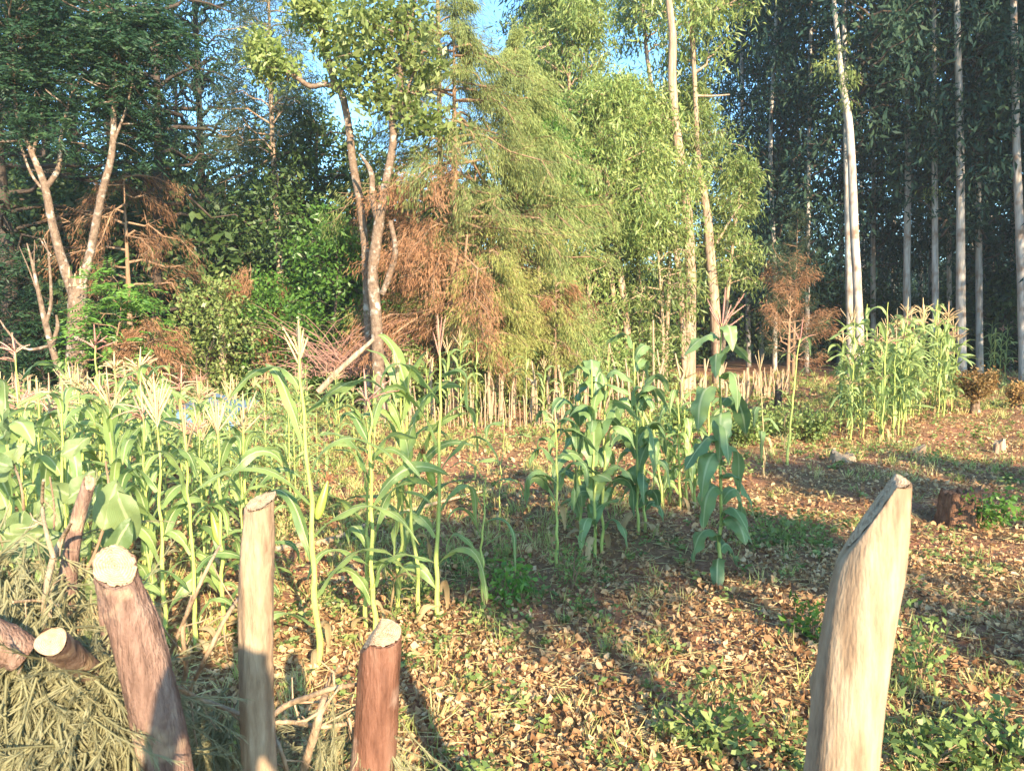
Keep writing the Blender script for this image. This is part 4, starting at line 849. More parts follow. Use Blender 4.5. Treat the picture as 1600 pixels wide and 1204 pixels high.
# ---- the gum wood at the right
GW = "gum trees of the dark right wood"
rv = []
for k in range(6):
    off = (0, 0, 0); rng = np.random.RandomState(80 + k)
    H = 21.0
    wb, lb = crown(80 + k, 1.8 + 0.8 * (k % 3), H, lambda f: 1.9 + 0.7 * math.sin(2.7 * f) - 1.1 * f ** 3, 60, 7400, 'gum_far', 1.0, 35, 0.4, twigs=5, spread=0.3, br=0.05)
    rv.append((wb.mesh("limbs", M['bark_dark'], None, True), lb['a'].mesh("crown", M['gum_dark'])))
def woodgum(label, d, L, k, group=GW, mat='bark_gum', zoff=0.0, crownon=True, shoots=()):
    off = base_of(d, L[0][0]); r = root("gum_tree", off, label, "tree", group)
    trunk_px(r, off, d, L, M[mat], 24)
    if shoots:
        b = clump_crown(k + 500, clumpz(d - 0.2, shoots), 'gum', 26, 1.1); ob("shoots", b.mesh("shoots", M['gum_light'], off), r)  # sunlit leaf clumps, the sunlight put into a paler leaf colour
    if crownon:
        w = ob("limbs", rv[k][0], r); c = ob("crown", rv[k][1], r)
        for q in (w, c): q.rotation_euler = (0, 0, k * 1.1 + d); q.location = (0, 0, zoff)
    return r
def vtr(px0, px1, w, lean=0, up=-260):
    w *= 0.85
    return [(px0, 590, w * 1.15), (px0 + (px1 - px0) * 0.25, 430, w), (px0 + (px1 - px0) * 0.6 + lean, 230, w * 0.85), (px1, 0, w * 0.65), (px1 + (px1 - px0) * 0.4, up, w * 0.3)]
woodgum("brightest white gum trunk, curving, left front of the dark wood", 25, [(1345, 592, 15), (1342, 500, 14), (1338, 420, 13), (1334, 340, 13), (1331, 260, 12), (1326, 190, 12), (1316, 130, 9), (1309, 60, 7), (1303, 0, 6), (1298, -150, 5)], 0, zoff=8, shoots=[(1295, 105, 16, 7), (1325, 120, 16, 8), (1322, 160, 8, 3), (1315, 70, 14, 4)])
woodgum("grey white gum trunk close left of the brightest curving one", 27, vtr(1329, 1318, 12, 0), 1, zoff=5)
woodgum("slim grey gum trunk rising just behind the right maize clump", 28, vtr(1418, 1414, 12, 3), 2, zoff=3)
woodgum("gum trunk wrapped in green shoots above the middle of the maize clump", 27, vtr(1462, 1459, 11, 0), 3, zoff=3, shoots=[(1455, 90, 22, 10), (1448, 165, 18, 8), (1470, 230, 16, 6), (1462, 300, 12, 4)])
woodgum("smooth bluish white gum trunk at the right end of the maize clump", 26, vtr(1503, 1495, 15, 2), 4, zoff=4)
woodgum("thin brownish gum trunk between the two smooth pale trunks", 31, vtr(1484, 1480, 8, 0), 5, zoff=2)
woodgum("grey gum trunk over the small sprouting stump", 28, vtr(1531, 1526, 11, 0), 0, zoff=2)
woodgum("slender trunk lit in patches close beside the grey one over the sprouting stump", 32, vtr(1538, 1534, 7, 0), 1)
woodgum("large gum trunk nearest the right edge", 25, vtr(1600, 1584, 15, -2), 2, zoff=4)
woodgum("leaning thin trunk just left of the large right edge trunk", 31, vtr(1578, 1590, 7, 0), 3)
rng = np.random.RandomState(33)
fill = [(1190, 38), (1215, 43), (1240, 34), (1380, 37), (1395, 45), (1440, 40), (1515, 42), (1555, 38), (1620, 33), (1170, 33), (1150, 46), (1350, 52), (1100, 50), (1640, 44), (1455, 36), (1545, 34), (1365, 33), (1310, 36), (1210, 30), (1260, 29.5), (1640, 28)]
for i, (px, d) in enumerate(fill):
    wl = ["left of the orange brown cypress", "behind the orange brown cypress", "behind the brightest curving trunk", "between the brightest trunk and the bluish one", "right of the bluish trunk", "at the right edge"][0 if px < 1185 else 1 if px < 1290 else 2 if px < 1370 else 3 if px < 1500 else 4 if px < 1590 else 5]
    woodgum("dark slender gum %s in the wood, %s" % ("far back" if d > 41 else "half way", wl), d, vtr(px, px + rng.randn() * 8, 6 + 3 * rng.rand(), rng.randn() * 3), i % 6, zoff=rng.rand() * 2)
proto = None
for i, (x, y, s) in enumerate([(19, 24, 1.1), (22, 21, 1.1), (22, 13, 1.1), (25, 17, 1.15), (26, 10, 1.1), (29, 14, 1.2), (21, 8, 1.0), (25, 5, 1.1), (24, 27, 1.1), (28, 22, 1.15), (30, 6, 1.2)]):
    off = np.array([x, y, 0.0])
    if proto is None:
        r = root("gum_tree", off, "gum tree of the wood continuing past the right edge", "tree", "gum trees past the right edge"); b = Buf(); t = np.linspace(0, 1, 9)
        tube(b, np.stack([0.3 * np.sin(2 * t), 0.2 * t, -0.1 + 20 * t], -1), 0.2 * (1.05 - 0.9 * t), 10); ob("trunk", b.mesh("trunk", M['bark_gum'], None, True), r)
        ob("limbs", rv[3][0], r); ob("crown", rv[3][1], r); proto = r
    else: dup(proto, off, i * 1.7, s)

# far wood as one mass
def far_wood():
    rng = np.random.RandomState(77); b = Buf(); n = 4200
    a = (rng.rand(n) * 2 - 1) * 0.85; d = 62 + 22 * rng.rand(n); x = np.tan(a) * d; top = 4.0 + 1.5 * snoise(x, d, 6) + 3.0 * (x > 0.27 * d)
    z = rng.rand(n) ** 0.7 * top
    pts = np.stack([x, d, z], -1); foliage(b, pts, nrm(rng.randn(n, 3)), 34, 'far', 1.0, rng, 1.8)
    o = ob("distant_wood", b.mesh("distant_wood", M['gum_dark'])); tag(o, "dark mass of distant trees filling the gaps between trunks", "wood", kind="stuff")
far_wood()

# ------------------------------------------------------------------ stick fences
def stick_mesh(seed, H):
    rng = np.random.RandomState(seed); b = Buf(); t = np.linspace(0, 1, 7)
    tube(b, np.stack([0.025 * np.sin(3 * t + seed), 0.02 * np.cos(2 * t), H * t - 0.1], -1) + rng.randn(7, 3) * 0.006, 0.014 * (1.25 - 0.5 * t), 6, jit=0.08, rng=rng); return b.mesh("stick", M['stick'], None, True)
SM = [stick_mesh(k, 1.0) for k in range(8)]
def stick_fence(label, a, bpt, n, hlo, hhi, seed, thick=1.0):
    rng = np.random.RandomState(seed); r = root("stick_fence", (*a[:2], 0), label, "fence", None)
    for i in range(n):
        f = (i + rng.rand() * 0.8) / n; p = np.array(a) * (1 - f) + np.array(bpt) * f
        o = ob("stick", SM[rng.randint(8)], r); o.location = (p[0] - a[0], p[1] - a[1] + rng.randn() * 0.12, 0)
        s = hlo + (hhi - hlo) * rng.rand() ** 1.3; w = thick * (0.7 + 0.8 * rng.rand()); o.scale = (w, w, s); o.rotation_euler = (rng.randn() * 0.06, rng.randn() * 0.09, rng.rand() * 6)
stick_fence("rough fence of uneven dry sticks behind the central maize", G(600, 672), G(1010, 662), 74, 0.35, 1.2, 1, 0.75)
stick_fence("low fence of close set pale sticks left of the right maize clump", G(1148, 620), G(1232, 618), 40, 0.65, 0.95, 2, 1.2)
bb = bushy("brush_shrub", 41, "yellow green brush shrub", "shrubs behind the stick fence", 640, 16.6, 0.15, 1.3, 0.55, 18, 1500, 'small', 'weed', 1.3, tr=0.03, br=0.012, elev=50, wood='stick')
bb["label"] = "yellow green brush shrub behind the stick fence"
rng = np.random.RandomState(43)
for i in range(14):
    px = 655 + 480 * (i + rng.rand() * 0.7) / 17; d = 16.2 + 3 * rng.rand(); dup(bb, ((px - 800) / 1200 * d, d, 0), rng.rand() * 6, 0.7 + 0.6 * rng.rand())
# thin bare stems behind the fence
for i, (px, top, w, d) in enumerate([(640, 560, 6, 15.5), (700, 575, 5, 15.5), (735, 545, 5, 16), (803, 560, 6, 15.5), (858, 540, 5, 16), (880, 570, 7, 15.5), (915, 580, 6, 16), (945, 530, 5, 17), (960, 540, 4, 17), (1020, 500, 5, 17), (1030, 560, 5, 16), (985, 560, 4, 16), (765, 570, 6, 15.2), (783, 575, 7, 15.2), (830, 590, 6, 15), (1100, 560, 5, 18)] + [(610 + 32.7 * k % 560, 545 + (k * 37) % 60, 3 + k % 3, 14.6 + (k * 0.37) % 2.5) for k in range(40)]):
    off = base_of(d, px); b = Buf(); q, qr = pixpath(d, [(px, 640, w), (px + 3 * math.sin(i), 600, w * 0.9), (px + 9 * math.sin(i * 2.1), top, w * 0.6)]); q = np.concatenate([[[q[0][0], q[0][1], -0.1]], q]); qr = np.concatenate([[qr[0]], qr])
    tube(b, q, qr, 7, jit=0.05); o = ob("bare_sapling", b.mesh("bare_sapling", M['stick'], off, True), None, off); tag(o, "thin bare pale stem standing in the thicket behind the stick fence", "sapling", "bare stems behind the stick fence")
rng = np.random.RandomState(3)
for i in range(3):      # dry grass and shrubs at the fence foot
    pass

# ------------------------------------------------------------------ foreground posts
def post(name, label, d, L, planes, mat, seed, group=None, knots=(), ridge=0.05, ring=28, cutmat='cut', floor=-0.1, crack=None):
    """L from the bottom of the picture upwards (px,py,width); planes: (point px,py, normal)"""
    rng = np.random.RandomState(seed)
    pts, rad = pixpath(d, L, 60)
    dr = nrm(pts[1] - pts[0]); nlow = 14; k = (pts[0][2] - floor) / max(dr[2], 0.3)
    low = np.stack([pts[0] - dr * k * (1 - i / nlow) for i in range(nlow)]); pts = np.concatenate([low, pts]); rad = np.concatenate([np.full(nlow, rad[0] * 1.03), rad])
    m = len(pts); t = nrm(np.gradient(pts, axis=0)); X = nrm(np.cross(t, np.array([0, 1.0, 0]))); Y = np.cross(t, X)
    th = np.linspace(0, 2 * np.pi, ring, endpoint=False)
    s = np.arange(m)[:, None] / m * 8
    f = 1 + ridge * (0.6 * np.sin(3 * th + 2 * np.sin(s * 0.9) + seed) + 0.5 * np.sin(7 * th + 1.7 * s) + 0.35 * np.sin(2 * th + 2.1 * s + seed)) + ridge * 0.25 * rng.randn(m, ring)
    if crack: f -= crack[1] * np.exp(-((np.angle(np.exp(1j * (th - crack[0] - 0.05 * np.sin(s)))) / 0.045) ** 2))
    for (ks, ka, kr, kh) in knots: f += kh * np.exp(-(((s / 8 - ks) / kr) ** 2) - ((np.angle(np.exp(1j * (th - ka)))) / 0.35) ** 2)
    V = pts[:, None] + (rad[:, None] * f)[..., None] * (np.cos(th)[None, :, None] * X[:, None] + np.sin(th)[None, :, None] * Y[:, None])
    axis = nrm(pts[-1] - pts[-8]); ctr = pts[-1]
    # cap rings
    caps = [V[-1] * u + ctr * (1 - u) for u in (0.8, 0.6, 0.4, 0.2, 0.03)]
    body = V.reshape(-1, 3).copy(); cap = np.concatenate([V[-1]] + caps).copy()
    for (pp, nn) in planes:
        nn = nrm(np.array(nn, float)); p0 = P(pp[0], pp[1], d)
        for A in (body, cap):
            h = (A - p0) @ nn; mk = h > 0; A[mk] -= axis * (h[mk] / max(axis @ nn, 0.08))[:, None]
    cap += rng.randn(len(cap), 1) * 0.0012 * axis
    off = np.array([pts[0][0], pts[0][1], 0.0])
    r = root(name, off, label, "post", group)
    i, j = np.meshgrid(np.arange(m - 1), np.arange(ring), indexing='ij'); a = (i * ring + j).ravel(); bq = (i * ring + (j + 1) % ring).ravel()
    Q = np.stack([a, bq, bq + ring, a + ring], -1)
    ob("shaft", mesh_np("shaft", body - off, Q, None, M[mat], smooth=True), r)
    i, j = np.meshgrid(np.arange(5), np.arange(ring), indexing='ij'); a = (i * ring + j).ravel(); bq = (i * ring + (j + 1) % ring).ravel()
    uvc = np.stack([np.repeat([1, 0.8, 0.6, 0.4, 0.2, 0.03], ring), np.tile(np.linspace(0, 1, ring, endpoint=False), 6)], -1)
    ob("cut_end", mesh_np("cut_end", cap - off + axis * 0.0015, np.stack([a, bq, bq + ring, a + ring], -1), None, M[cutmat], uvc), r)
    return r
FP = None
post("fence_post", "large smooth pale post with slanting pointed top, right foreground", 1.15, [(1314, 1210, 112), (1328, 1080, 110), (1345, 960, 106), (1360, 880, 101), (1370, 820, 94), (1377, 760, 86), (1381, 720, 82), (1384, 690, 80)],
     [((1352, 818), (-0.80, 0.30, 0.50)), ((1414, 750), (0.15, -0.2, 0.95))], 'post_pale', 1, knots=((0.62, 4.3, 0.012, 0.10), (0.30, 5.4, 0.02, 0.25)), ridge=0.025, ring=64, crack=(5.0, 0.03))
post("fence_post", "upright pale split post with sunlit flat top, left of centre", 1.6, [(405, 1210, 54), (400, 1080, 52), (401, 960, 54), (402, 880, 53), (405, 820, 46), (407, 770, 44), (407, 750, 44)],
     [((405, 784), (-0.25, -0.35, 0.9))], 'post_pale', 2, ridge=0.07, ring=64, crack=(4.9, 0.14), knots=((0.6, 5.6, 0.02, -0.12),))
post("fence_post", "short reddish post with a rounded slanting top and dark streaks", 1.75, [(580, 1210, 72), (587, 1130, 70), (592, 1060, 68), (596, 1010, 64), (597, 975, 62), (597, 950, 60)],
     [((600, 988), (0.1, -0.35, 0.95)), ((575, 1002), (-0.75, -0.1, 0.62))], 'post_red', 3, ridge=0.035, ring=72, crack=(5.25, 0.22))
post("fence_post", "thick leaning brown post with bright sawn top, left foreground", 1.35, [(262, 1215, 78), (250, 1140, 80), (230, 1060, 78), (208, 980, 74), (190, 930, 68), (180, 890, 64), (176, 850, 62), (174, 830, 62)],
     [((178, 884), (0.35, -0.52, 0.80))], 'post_brown', 4, ridge=0.06, ring=64, crack=(3.6, 0.2), knots=((0.7, 4.6, 0.02, 0.16), (0.5, 5.2, 0.02, 0.14), (0.82, 5.5, 0.015, 0.12), (0.36, 4.2, 0.03, 0.12)))
post("fence_post", "thin dark pole in the shadow behind the thick leaning post", 1.55, [(196, 1210, 26), (188, 1120, 26), (176, 1040, 24), (166, 960, 22), (160, 900, 18)], [((160, 905), (0, -0.3, 0.9))], 'post_brown', 5)
post("cut_branch", "leaning cut branch with white hewn tip among the big oval leaves", 1.7, [(104, 1000, 30), (106, 920, 28), (112, 860, 24), (124, 800, 21), (134, 770, 20), (142, 745, 18), (145, 735, 16)],
     [((144, 762), (0.75, -0.5, 0.42))], 'post_brown', 6, knots=((0.6, 4.2, 0.02, 0.25), (0.75, 4.9, 0.02, 0.25)))
def log(label, d0, L, mat, seed, cutat='start'):
    pts, rad = pixpath(d0, L, 24); b = Buf(); tube(b, pts, rad, 16, jit=0.035, cap=False, rng=np.random.RandomState(seed))
    off = pts[len(pts) // 2].copy(); r = root("cut_log", off, label, "log", "cut logs in the left foreground")
    ob("bark", b.mesh("bark", M[mat], off, True), r)
    for e, s in ((0, -1), (-1, 1)):
        ax = nrm(pts[e] - pts[1 if e == 0 else -2]); X_ = nrm(np.cross(ax, [0, 0, 1.0])); Y_ = np.cross(ax, X_); th = np.linspace(0, 2 * np.pi, 24, endpoint=False); us = [1.0, 0.8, 0.6, 0.4, 0.2, 0.03]; rr_ = 1 + 0.06 * np.sin(3 * th + seed)
        VV = np.concatenate([pts[e] + ax * (0.002 + 0.45 * rad[e] * (1 - u) * 0.25) + (rad[e] * u * rr_)[:, None] * (np.cos(th)[:, None] * X_ + np.sin(th)[:, None] * Y_) + (Y_ * 0 + ax) * (0.35 * rad[e] * u * np.sin(th))[:, None] for u in us])
        i, j = np.meshgrid(np.arange(5), np.arange(24), indexing='ij'); a = (i * 24 + j).ravel(); b2 = (i * 24 + (j + 1) % 24).ravel(); uvc = np.stack([np.repeat(us, 24), np.tile(np.linspace(0, 1, 24, endpoint=False), 6)], -1)
        ob("sawn_end", mesh_np("sawn_end", VV - off, np.stack([a, b2, b2 + 24, a + 24], -1), None, M['cut'], uvc), r)
    return r
log("cut log pointing at the viewer with a split pale end, lower left", 1.35, [(80, 1002, 46, -0.12), (110, 1025, 44, 0.0), (150, 1055, 38, 0.12), (190, 1080, 34, 0.3), (240, 1110, 30, 0.6)], 'post_brown', 8)
log("cut log with bright top edge at the extreme lower left", 1.3, [(38, 1022, 58, 0.02), (-5, 1000, 62, 0.0), (-80, 970, 62, -0.05)], 'post_brown', 9)
# bare twigs of the brush fence
TW = [([(230, 1110, 4), (262, 1030, 5), (300, 940, 6), (328, 880, 5), (345, 850, 3)], 1.7, "pale forked twig rising between the two left posts"),
      ([(270, 1120, 5), (290, 1050, 7), (286, 985, 6), (300, 930, 4)], 1.75, "short crooked twig beside the thick leaning post"),
      ([(290, 1090, 5), (325, 1020, 7), (350, 970, 7), (372, 935, 5)], 1.72, "slanting twig reaching the pale split post"),
      ([(70, 1010, 8), (70, 930, 8), (84, 870, 9), (98, 840, 7), (112, 815, 4)], 1.6, "forked stem left of the white tipped branch"),
      ([(84, 872, 7), (72, 830, 6), (66, 790, 5), (68, 750, 4)], 1.6, "thin upright stem among the big oval leaves"),
      ([(270, 1070, 7), (310, 1090, 7), (350, 1105, 7), (385, 1120, 7)], 1.65, "grey twig lying between the thick post and the split post"),
      ([(425, 1118, 8), (450, 1100, 9), (490, 1085, 8), (520, 1075, 8), (562, 1068, 6)], 1.75, "curved grey branch running from the split post to the reddish post"),
      ([(425, 1128, 6), (460, 1128, 7), (500, 1135, 7), (545, 1130, 6)], 1.8, "lower grey branch between the split post and the reddish post"),
      ([(470, 1215, 13), (490, 1150, 13), (503, 1105, 12), (512, 1070, 8), (530, 1040, 4)], 1.72, "pale peeled branch standing left of the reddish post"),
      ([(425, 1140, 5), (440, 1175, 6), (452, 1215, 7)], 1.7, "thin twig dropping away at the foot of the split post"),
      ([(545, 1120, 4), (552, 1150, 5), (562, 1190, 4)], 1.8, "short dark twig touching the reddish post"),
      ([(20, 940, 4), (60, 938, 4), (92, 945, 4)], 1.55, "thin reddish twig crossing left of the white tipped branch")]
for k, (L, d, lab) in enumerate(TW):
    b = Buf(); q, qr = pixpath(d, [(x_, y_, w_ * 1.1, 0.05 * math.sin(i * 1.9 + k)) for i, (x_, y_, w_) in enumerate(L)], 18); tube(b, q, qr, 8, jit=0.07)
    rng = np.random.RandomState(k)
    for j in range(3):
        i = 3 + rng.randint(12); a = rng.randn(3) * np.array([1, 0.5, 1]); a = nrm(a); l = 0.05 + 0.09 * rng.rand(); tube(b, [q[i], q[i] + a * l * 0.5 + rng.randn(3) * 0.006, q[i] + a * l], [qr[i] * 0.5, qr[i] * 0.4, qr[i] * 0.2], 5, cap=False)
    off = q[0].copy(); o = ob("twig", b.mesh("twig", M['stick'], off, True), None, off); tag(o, lab, "twig", "bare twigs of the brush fence")
b = Buf(); q = np.array([G(430, 872), G(520, 850), G(600, 815), G(700, 790), G(770, 775)]); q[:, 2] += 0.05; q = smooth_path(q, 20); tube(b, q, np.linspace(0.03, 0.014, 20), 9, jit=0.06)
o = ob("fallen_branch", b.mesh("fallen_branch", M['stick'], q[0], True), None, q[0]); tag(o, "long pale fallen branch lying on the leaves behind the front maize", "branch")

# big oval leaved shrub, left foreground
def oval_leaf(c, dr, nr, L, Wd, rng, seg=8):
    dr = nrm(dr); s = nrm(np.cross(dr, nr)); n_ = np.cross(s, dr); t = np.linspace(0, 1, seg + 1)
    w = Wd * 0.5 * np.sin(np.pi * np.clip(t, 0.0, 1) ** 0.8) ** 0.75 + 0.0008
    V = []
    for k in (-1, -0.5, 0, 0.5, 1):
        V.append(c + dr * (t * L)[:, None] + s * (k * w)[:, None] + n_ * (abs(k) * w * 0.25 - 0.18 * L * t ** 2 + 0.008 * np.sin(9 * t + 3 * k))[:, None])
    V = np.stack(V, 1).reshape(-1, 3); i, j = np.meshgrid(np.arange(seg), np.arange(4), indexing='ij'); a = (i * 5 + j).ravel()
    U = np.stack([np.tile(np.linspace(0, 1, 5), seg + 1), np.repeat(t * 0.9, 5)], -1)
    return V, np.stack([a, a + 1, a + 6, a + 5], -1), U
def oval_shrub():
    rng = np.random.RandomState(15); d = 1.85; off = np.array([P(60, 1000, d)[0], d, 0.0])
    r = root("leafy_shrub", off, "shrub with large oval pale green leaves at the left edge", "shrub")
    wb = Buf(); stems = [[(60, 1240, 9), (55, 1000, 8), (40, 860, 6), (35, 770, 4), (20, 720, 3)], [(60, 1100, 7), (100, 960, 6), (150, 860, 5), (170, 780, 4), (165, 720, 3)], [(50, 1050, 6), (20, 920, 5), (0, 840, 4), (-30, 790, 3)], [(70, 1000, 5), (80, 880, 4), (85, 800, 3), (78, 745, 2)]]
    for L in stems:
        q, qr = pixpath(d, [(x_, y_, w_, 0.08 * math.sin(x_)) for (x_, y_, w_) in L], 16)
        if L is stems[0]: q = np.concatenate([[[q[0][0], q[0][1], -0.05]], q]); qr = np.concatenate([[qr[0]], qr])
        tube(wb, q, qr, 7)
    ob("stem", wb.mesh("stem", M['bark_brown'], off, True), r)
    spots = [(10, 790, 80, 200), (40, 800, 75, 250), (75, 870, 85, 80), (-5, 880, 110, 20), (30, 740, 60, 160), (75, 760, 60, 300), (165, 830, 100, 85), (185, 760, 90, 280), (150, 740, 60, 230), (120, 790, 60, 170), (60, 830, 80, 330), (95, 720, 50, 40), (20, 900, 50, 200), (50, 930, 60, 20), (90, 900, 50, 250), (135, 900, 60, 290), (170, 870, 60, 60), (230, 980, 55, 270), (215, 900, 45, 290), (-5, 760, 70, 60), (10, 690, 50, 100), (110, 850, 60, 270), (5, 830, 70, 340), (40, 960, 60, 260), (190, 810, 70, 250), (140, 960, 60, 280), (125, 1000, 45, 30), (90, 780, 55, 210), (0, 940, 60, 300)]
    for (px, py, L, a) in spots:
        c = P(px + rng.randn() * 6, py + rng.randn() * 6, d + rng.randn() * 0.12); an = R(a); dr = np.array([math.cos(an), 0.35 * rng.randn(), math.sin(an)]); nr = np.array([0.5 * rng.randn(), -1, 0.5 + 0.4 * rng.randn()])
        l = min(L, 85) * 1.05 * d / F; v, q, u = oval_leaf(c, dr, nr, l, l * (0.5 + 0.12 * rng.rand()), rng)
        ob("leaf", mesh_np("leaf", v - off, q, np.full(len(q), rng.rand()), M['oval'], u, True), r)
oval_shrub()

# cut cypress boughs heaped in the brush fence
def bough(label, anchor, L, seed, nspray, d):
    rng = np.random.RandomState(seed); wb = Buf(); lb = Buf(); q, qr = pixpath(d, L, 14); tube(wb, q, qr, 7)
    for k in range(int(nspray * 1.25)):
        i = rng.randint(14); s = q[i] + rng.randn(3) * 0.05; l = 0.14 + 0.20 * rng.rand()
        dr = nrm(np.array([rng.randn() * 0.6 - 0.2, rng.randn() * 0.5 - 0.3, -0.8 + 0.5 * rng.randn()])); t = np.linspace(0, 1, 8)[:, None]
        side = nrm(np.cross(dr, rng.randn(3))); p = s + dr * t * l + side * (t ** 2) * l * 0.3
        tube(wb, p, np.linspace(0.0028, 0.001, 8), 4, cap=False)
        n = 70; tt = rng.rand(n); pos = s + dr * (tt * l)[:, None] + side * (tt ** 2 * l * 0.3)[:, None]
        D = dr + side * (tt * 0.6)[:, None] + rng.choice([-1, 1], (n, 1)) * nrm(np.cross(dr, side)) * 0.5 + rng.randn(n, 3) * 0.2 + np.array([0, 0, -0.25])
        v, qq, rr = leaves_np(pos, D, (0.03 + 0.035 * rng.rand(n)) * (1.15 - tt * 0.7), 0.0019, rng, np.clip(0.3 + 0.3 * rng.rand() + 0.4 * rng.rand(n), 0, 1)); lb.add(v, qq, rr)
    off = q[0].copy(); r = root("cypress_bough", off, label, "cut bough", "cut cypress boughs in the brush fence"); ob("twigs", wb.mesh("twigs", M['cyp_bough'], off), r); ob("needles", lb.mesh("needles", M['cyp_bough'], off), r)
M['cyp_bough'] = leafmat("bough_needles", [(0.17, 0.12, 0.06), (0.24, 0.23, 0.12), (0.38, 0.36, 0.21)], 0.25, 0.7)
bough("grey green cypress bough heaped at the bottom left corner", 0, [(-20, 1040, 10), (50, 1060, 9), (110, 1080, 7), (160, 1110, 5)], 1, 620, 1.45)
bough("cypress bough hanging along the left edge above the sawn logs", 0, [(-20, 900, 8), (20, 930, 7), (50, 960, 5), (60, 1000, 4)], 2, 240, 1.65)
bough("cypress bough filling the bottom edge beside the thick post", 0, [(-20, 1180, 9), (60, 1170, 8), (120, 1170, 6), (170, 1180, 5)], 3, 400, 1.35)
bough("small cypress spray low between the split post and the reddish post", 0, [(560, 1140, 5), (545, 1160, 4), (530, 1180, 3)], 4, 50, 1.85)
bough("dull cypress bough on the ground between the two left posts", 0, [(300, 1120, 6), (340, 1150, 5), (380, 1170, 4)], 5, 90, 1.9)

# ------------------------------------------------------------------ stumps and small plants
def stump(label, px, py, Rr, H, seed, mat='stump', cutc='cut', group="stumps in the field", rag=0.12, tilt=0.0):
    rng = np.random.RandomState(seed); g = G(px, py); r = root("tree_stump", g, label, "stump", group)
    n, m = 30, 9; th = np.linspace(0, 2 * np.pi, n, endpoint=False); t = np.linspace(0, 1, m)
    f = 1 + 0.10 * np.sin(3 * th + seed) + 0.07 * np.sin(7 * th)
    top = H * (1 + rag * np.sin(2 * th + seed) + rag * 0.8 * rng.randn(n)) + tilt * Rr * np.cos(th)
    V = []
    for k in range(m):
        rad = Rr * f * (1.25 - 0.35 * t[k] ** 0.6) * (1 + 0.04 * rng.randn(n)); z = -0.05 + (top + 0.05) * t[k]
        V.append(np.stack([rad * np.cos(th), rad * np.sin(th), z], -1))
    V = np.concatenate(V); i, j = np.meshgrid(np.arange(m - 1), np.arange(n), indexing='ij'); a = (i * n + j).ravel(); bq = (i * n + (j + 1) % n).ravel()
    ob("bark", mesh_np("bark", V, np.stack([a, bq, bq + n, a + n], -1), None, M[mat]), r)
    ring = V[-n:]; c = ring.mean(0); VV = np.concatenate([ring * u + c * (1 - u) + np.array([0, 0, 1.0]) * (rng.randn(n, 1) * 0.02 * H * (u < 1)) for u in (1, 0.7, 0.4, 0.04)])
    i, j = np.meshgrid(np.arange(3), np.arange(n), indexing='ij'); a = (i * n + j).ravel(); bq = (i * n + (j + 1) % n).ravel()
    uvc = np.stack([np.repeat([1, 0.7, 0.4, 0.04], n), np.tile(np.linspace(0, 1, n, endpoint=False), 4)], -1)
    ob("top", mesh_np("top", VV + np.array([0, 0, 0.003]), np.stack([a, bq, bq + n, a + n], -1), None, M[cutc], uvc), r)
    return r
stump("biggest stump, dark and crumbling, right of the pointed pale post", 1500, 812, 0.20, 0.30, 1, cutc='stump', rag=0.16)
stump("low pale stump left of the pointed one in front of the right maize", 1316, 722, 0.17, 0.10, 2, mat='stick', rag=0.3)
stump("small stump with pointed slanting pale top", 1434, 710, 0.10, 0.10, 3, mat='bark_brown', tilt=0.6, rag=0.05)
stump("small whitish stump near the right edge in the middle distance", 1560, 706, 0.08, 0.16, 4, mat='bark_gum_pink', tilt=0.5)
s = stump("upright pale stump sprouting rusty shoots beyond the maize clump", 1523, 645, 0.085, 0.40, 5, mat='bark_pale', rag=0.05)
stump("brownish stump at the right edge under rusty shoots", 1590, 640, 0.10, 0.28, 6, mat='bark_brown')
stump("low stump hidden at the foot of the middle maize group", 1150, 800, 0.08, 0.06, 7, mat='stick')
stump("old dark stump below the curled pink tassel", 1215, 655, 0.07, 0.75, 8, mat='bark_dark', rag=0.1)
def shoots(label, px, py, z0, z1, rr, n, cm, seed, kind='small', sc=1.0, leafn=26):
    rng = np.random.RandomState(seed); g = G(px, py); r = root("leafy_shoots", g, label, "plant", None); wb = Buf(); lb = Buf()
    tp, td = [], []
    for k in range(n):
        a = rng.rand() * 6.28; dr = np.array([math.cos(a) * rr, math.sin(a) * rr, (z1 - z0)]) * (0.5 + 0.5 * rng.rand()); s = np.array([0, 0, z0]); tube(wb, [s, s + dr * 0.5 + np.array([0, 0, 0.02]), s + dr], [0.006, 0.005, 0.002], 4, cap=False)
        for u in (0.35, 0.55, 0.75, 0.95): tp.append(s + dr * u); td.append(nrm(dr))
    foliage(lb, np.array(tp), np.array(td), leafn, kind, 0.05 * sc + 0.03, rng, sc); ob("stems", wb.mesh("stems", M['bark_brown']), r); ob("leaves", lb.mesh("leaves", M[cm]), r)
M['rust'] = leafmat("rusty_shoots", [(0.16, 0.12, 0.04), (0.30, 0.20, 0.07), (0.36, 0.18, 0.07)], 0.25, 0.6)
shoots("rusty green shoots crowning the upright pale stump", 1523, 648, 0.35, 0.95, 0.38, 26, 'rust', 1)
shoots("rusty shoots on the brownish stump at the right edge", 1596, 640, 0.1, 0.6, 0.35, 20, 'rust', 2)
shoots("leafy green shoots growing on the right side of the biggest stump", 1532, 818, 0.02, 0.32, 0.14, 10, 'bright', 3, 'small', 0.8, 8)
shoots("small seedling with rounded leaves right of the biggest stump", 1566, 835, 0.18, 0.32, 0.07, 4, 'bright', 4, 'small', 1.1, 5)
shoots("upright green weed right of the pointed post", 1440, 1075, 0.02, 0.36, 0.10, 6, 'weed', 5, 'small', 0.7, 7)
shoots("bushy green weed before the pointed post in the litter", 1105, 1165, 0.02, 0.22, 0.22, 14, 'weed', 6, 'small', 0.7, 8)
shoots("dark leaved seedling left of the pointed post", 1270, 1000, 0.04, 0.2, 0.10, 6, 'bright', 7, 'small', 0.9, 6)
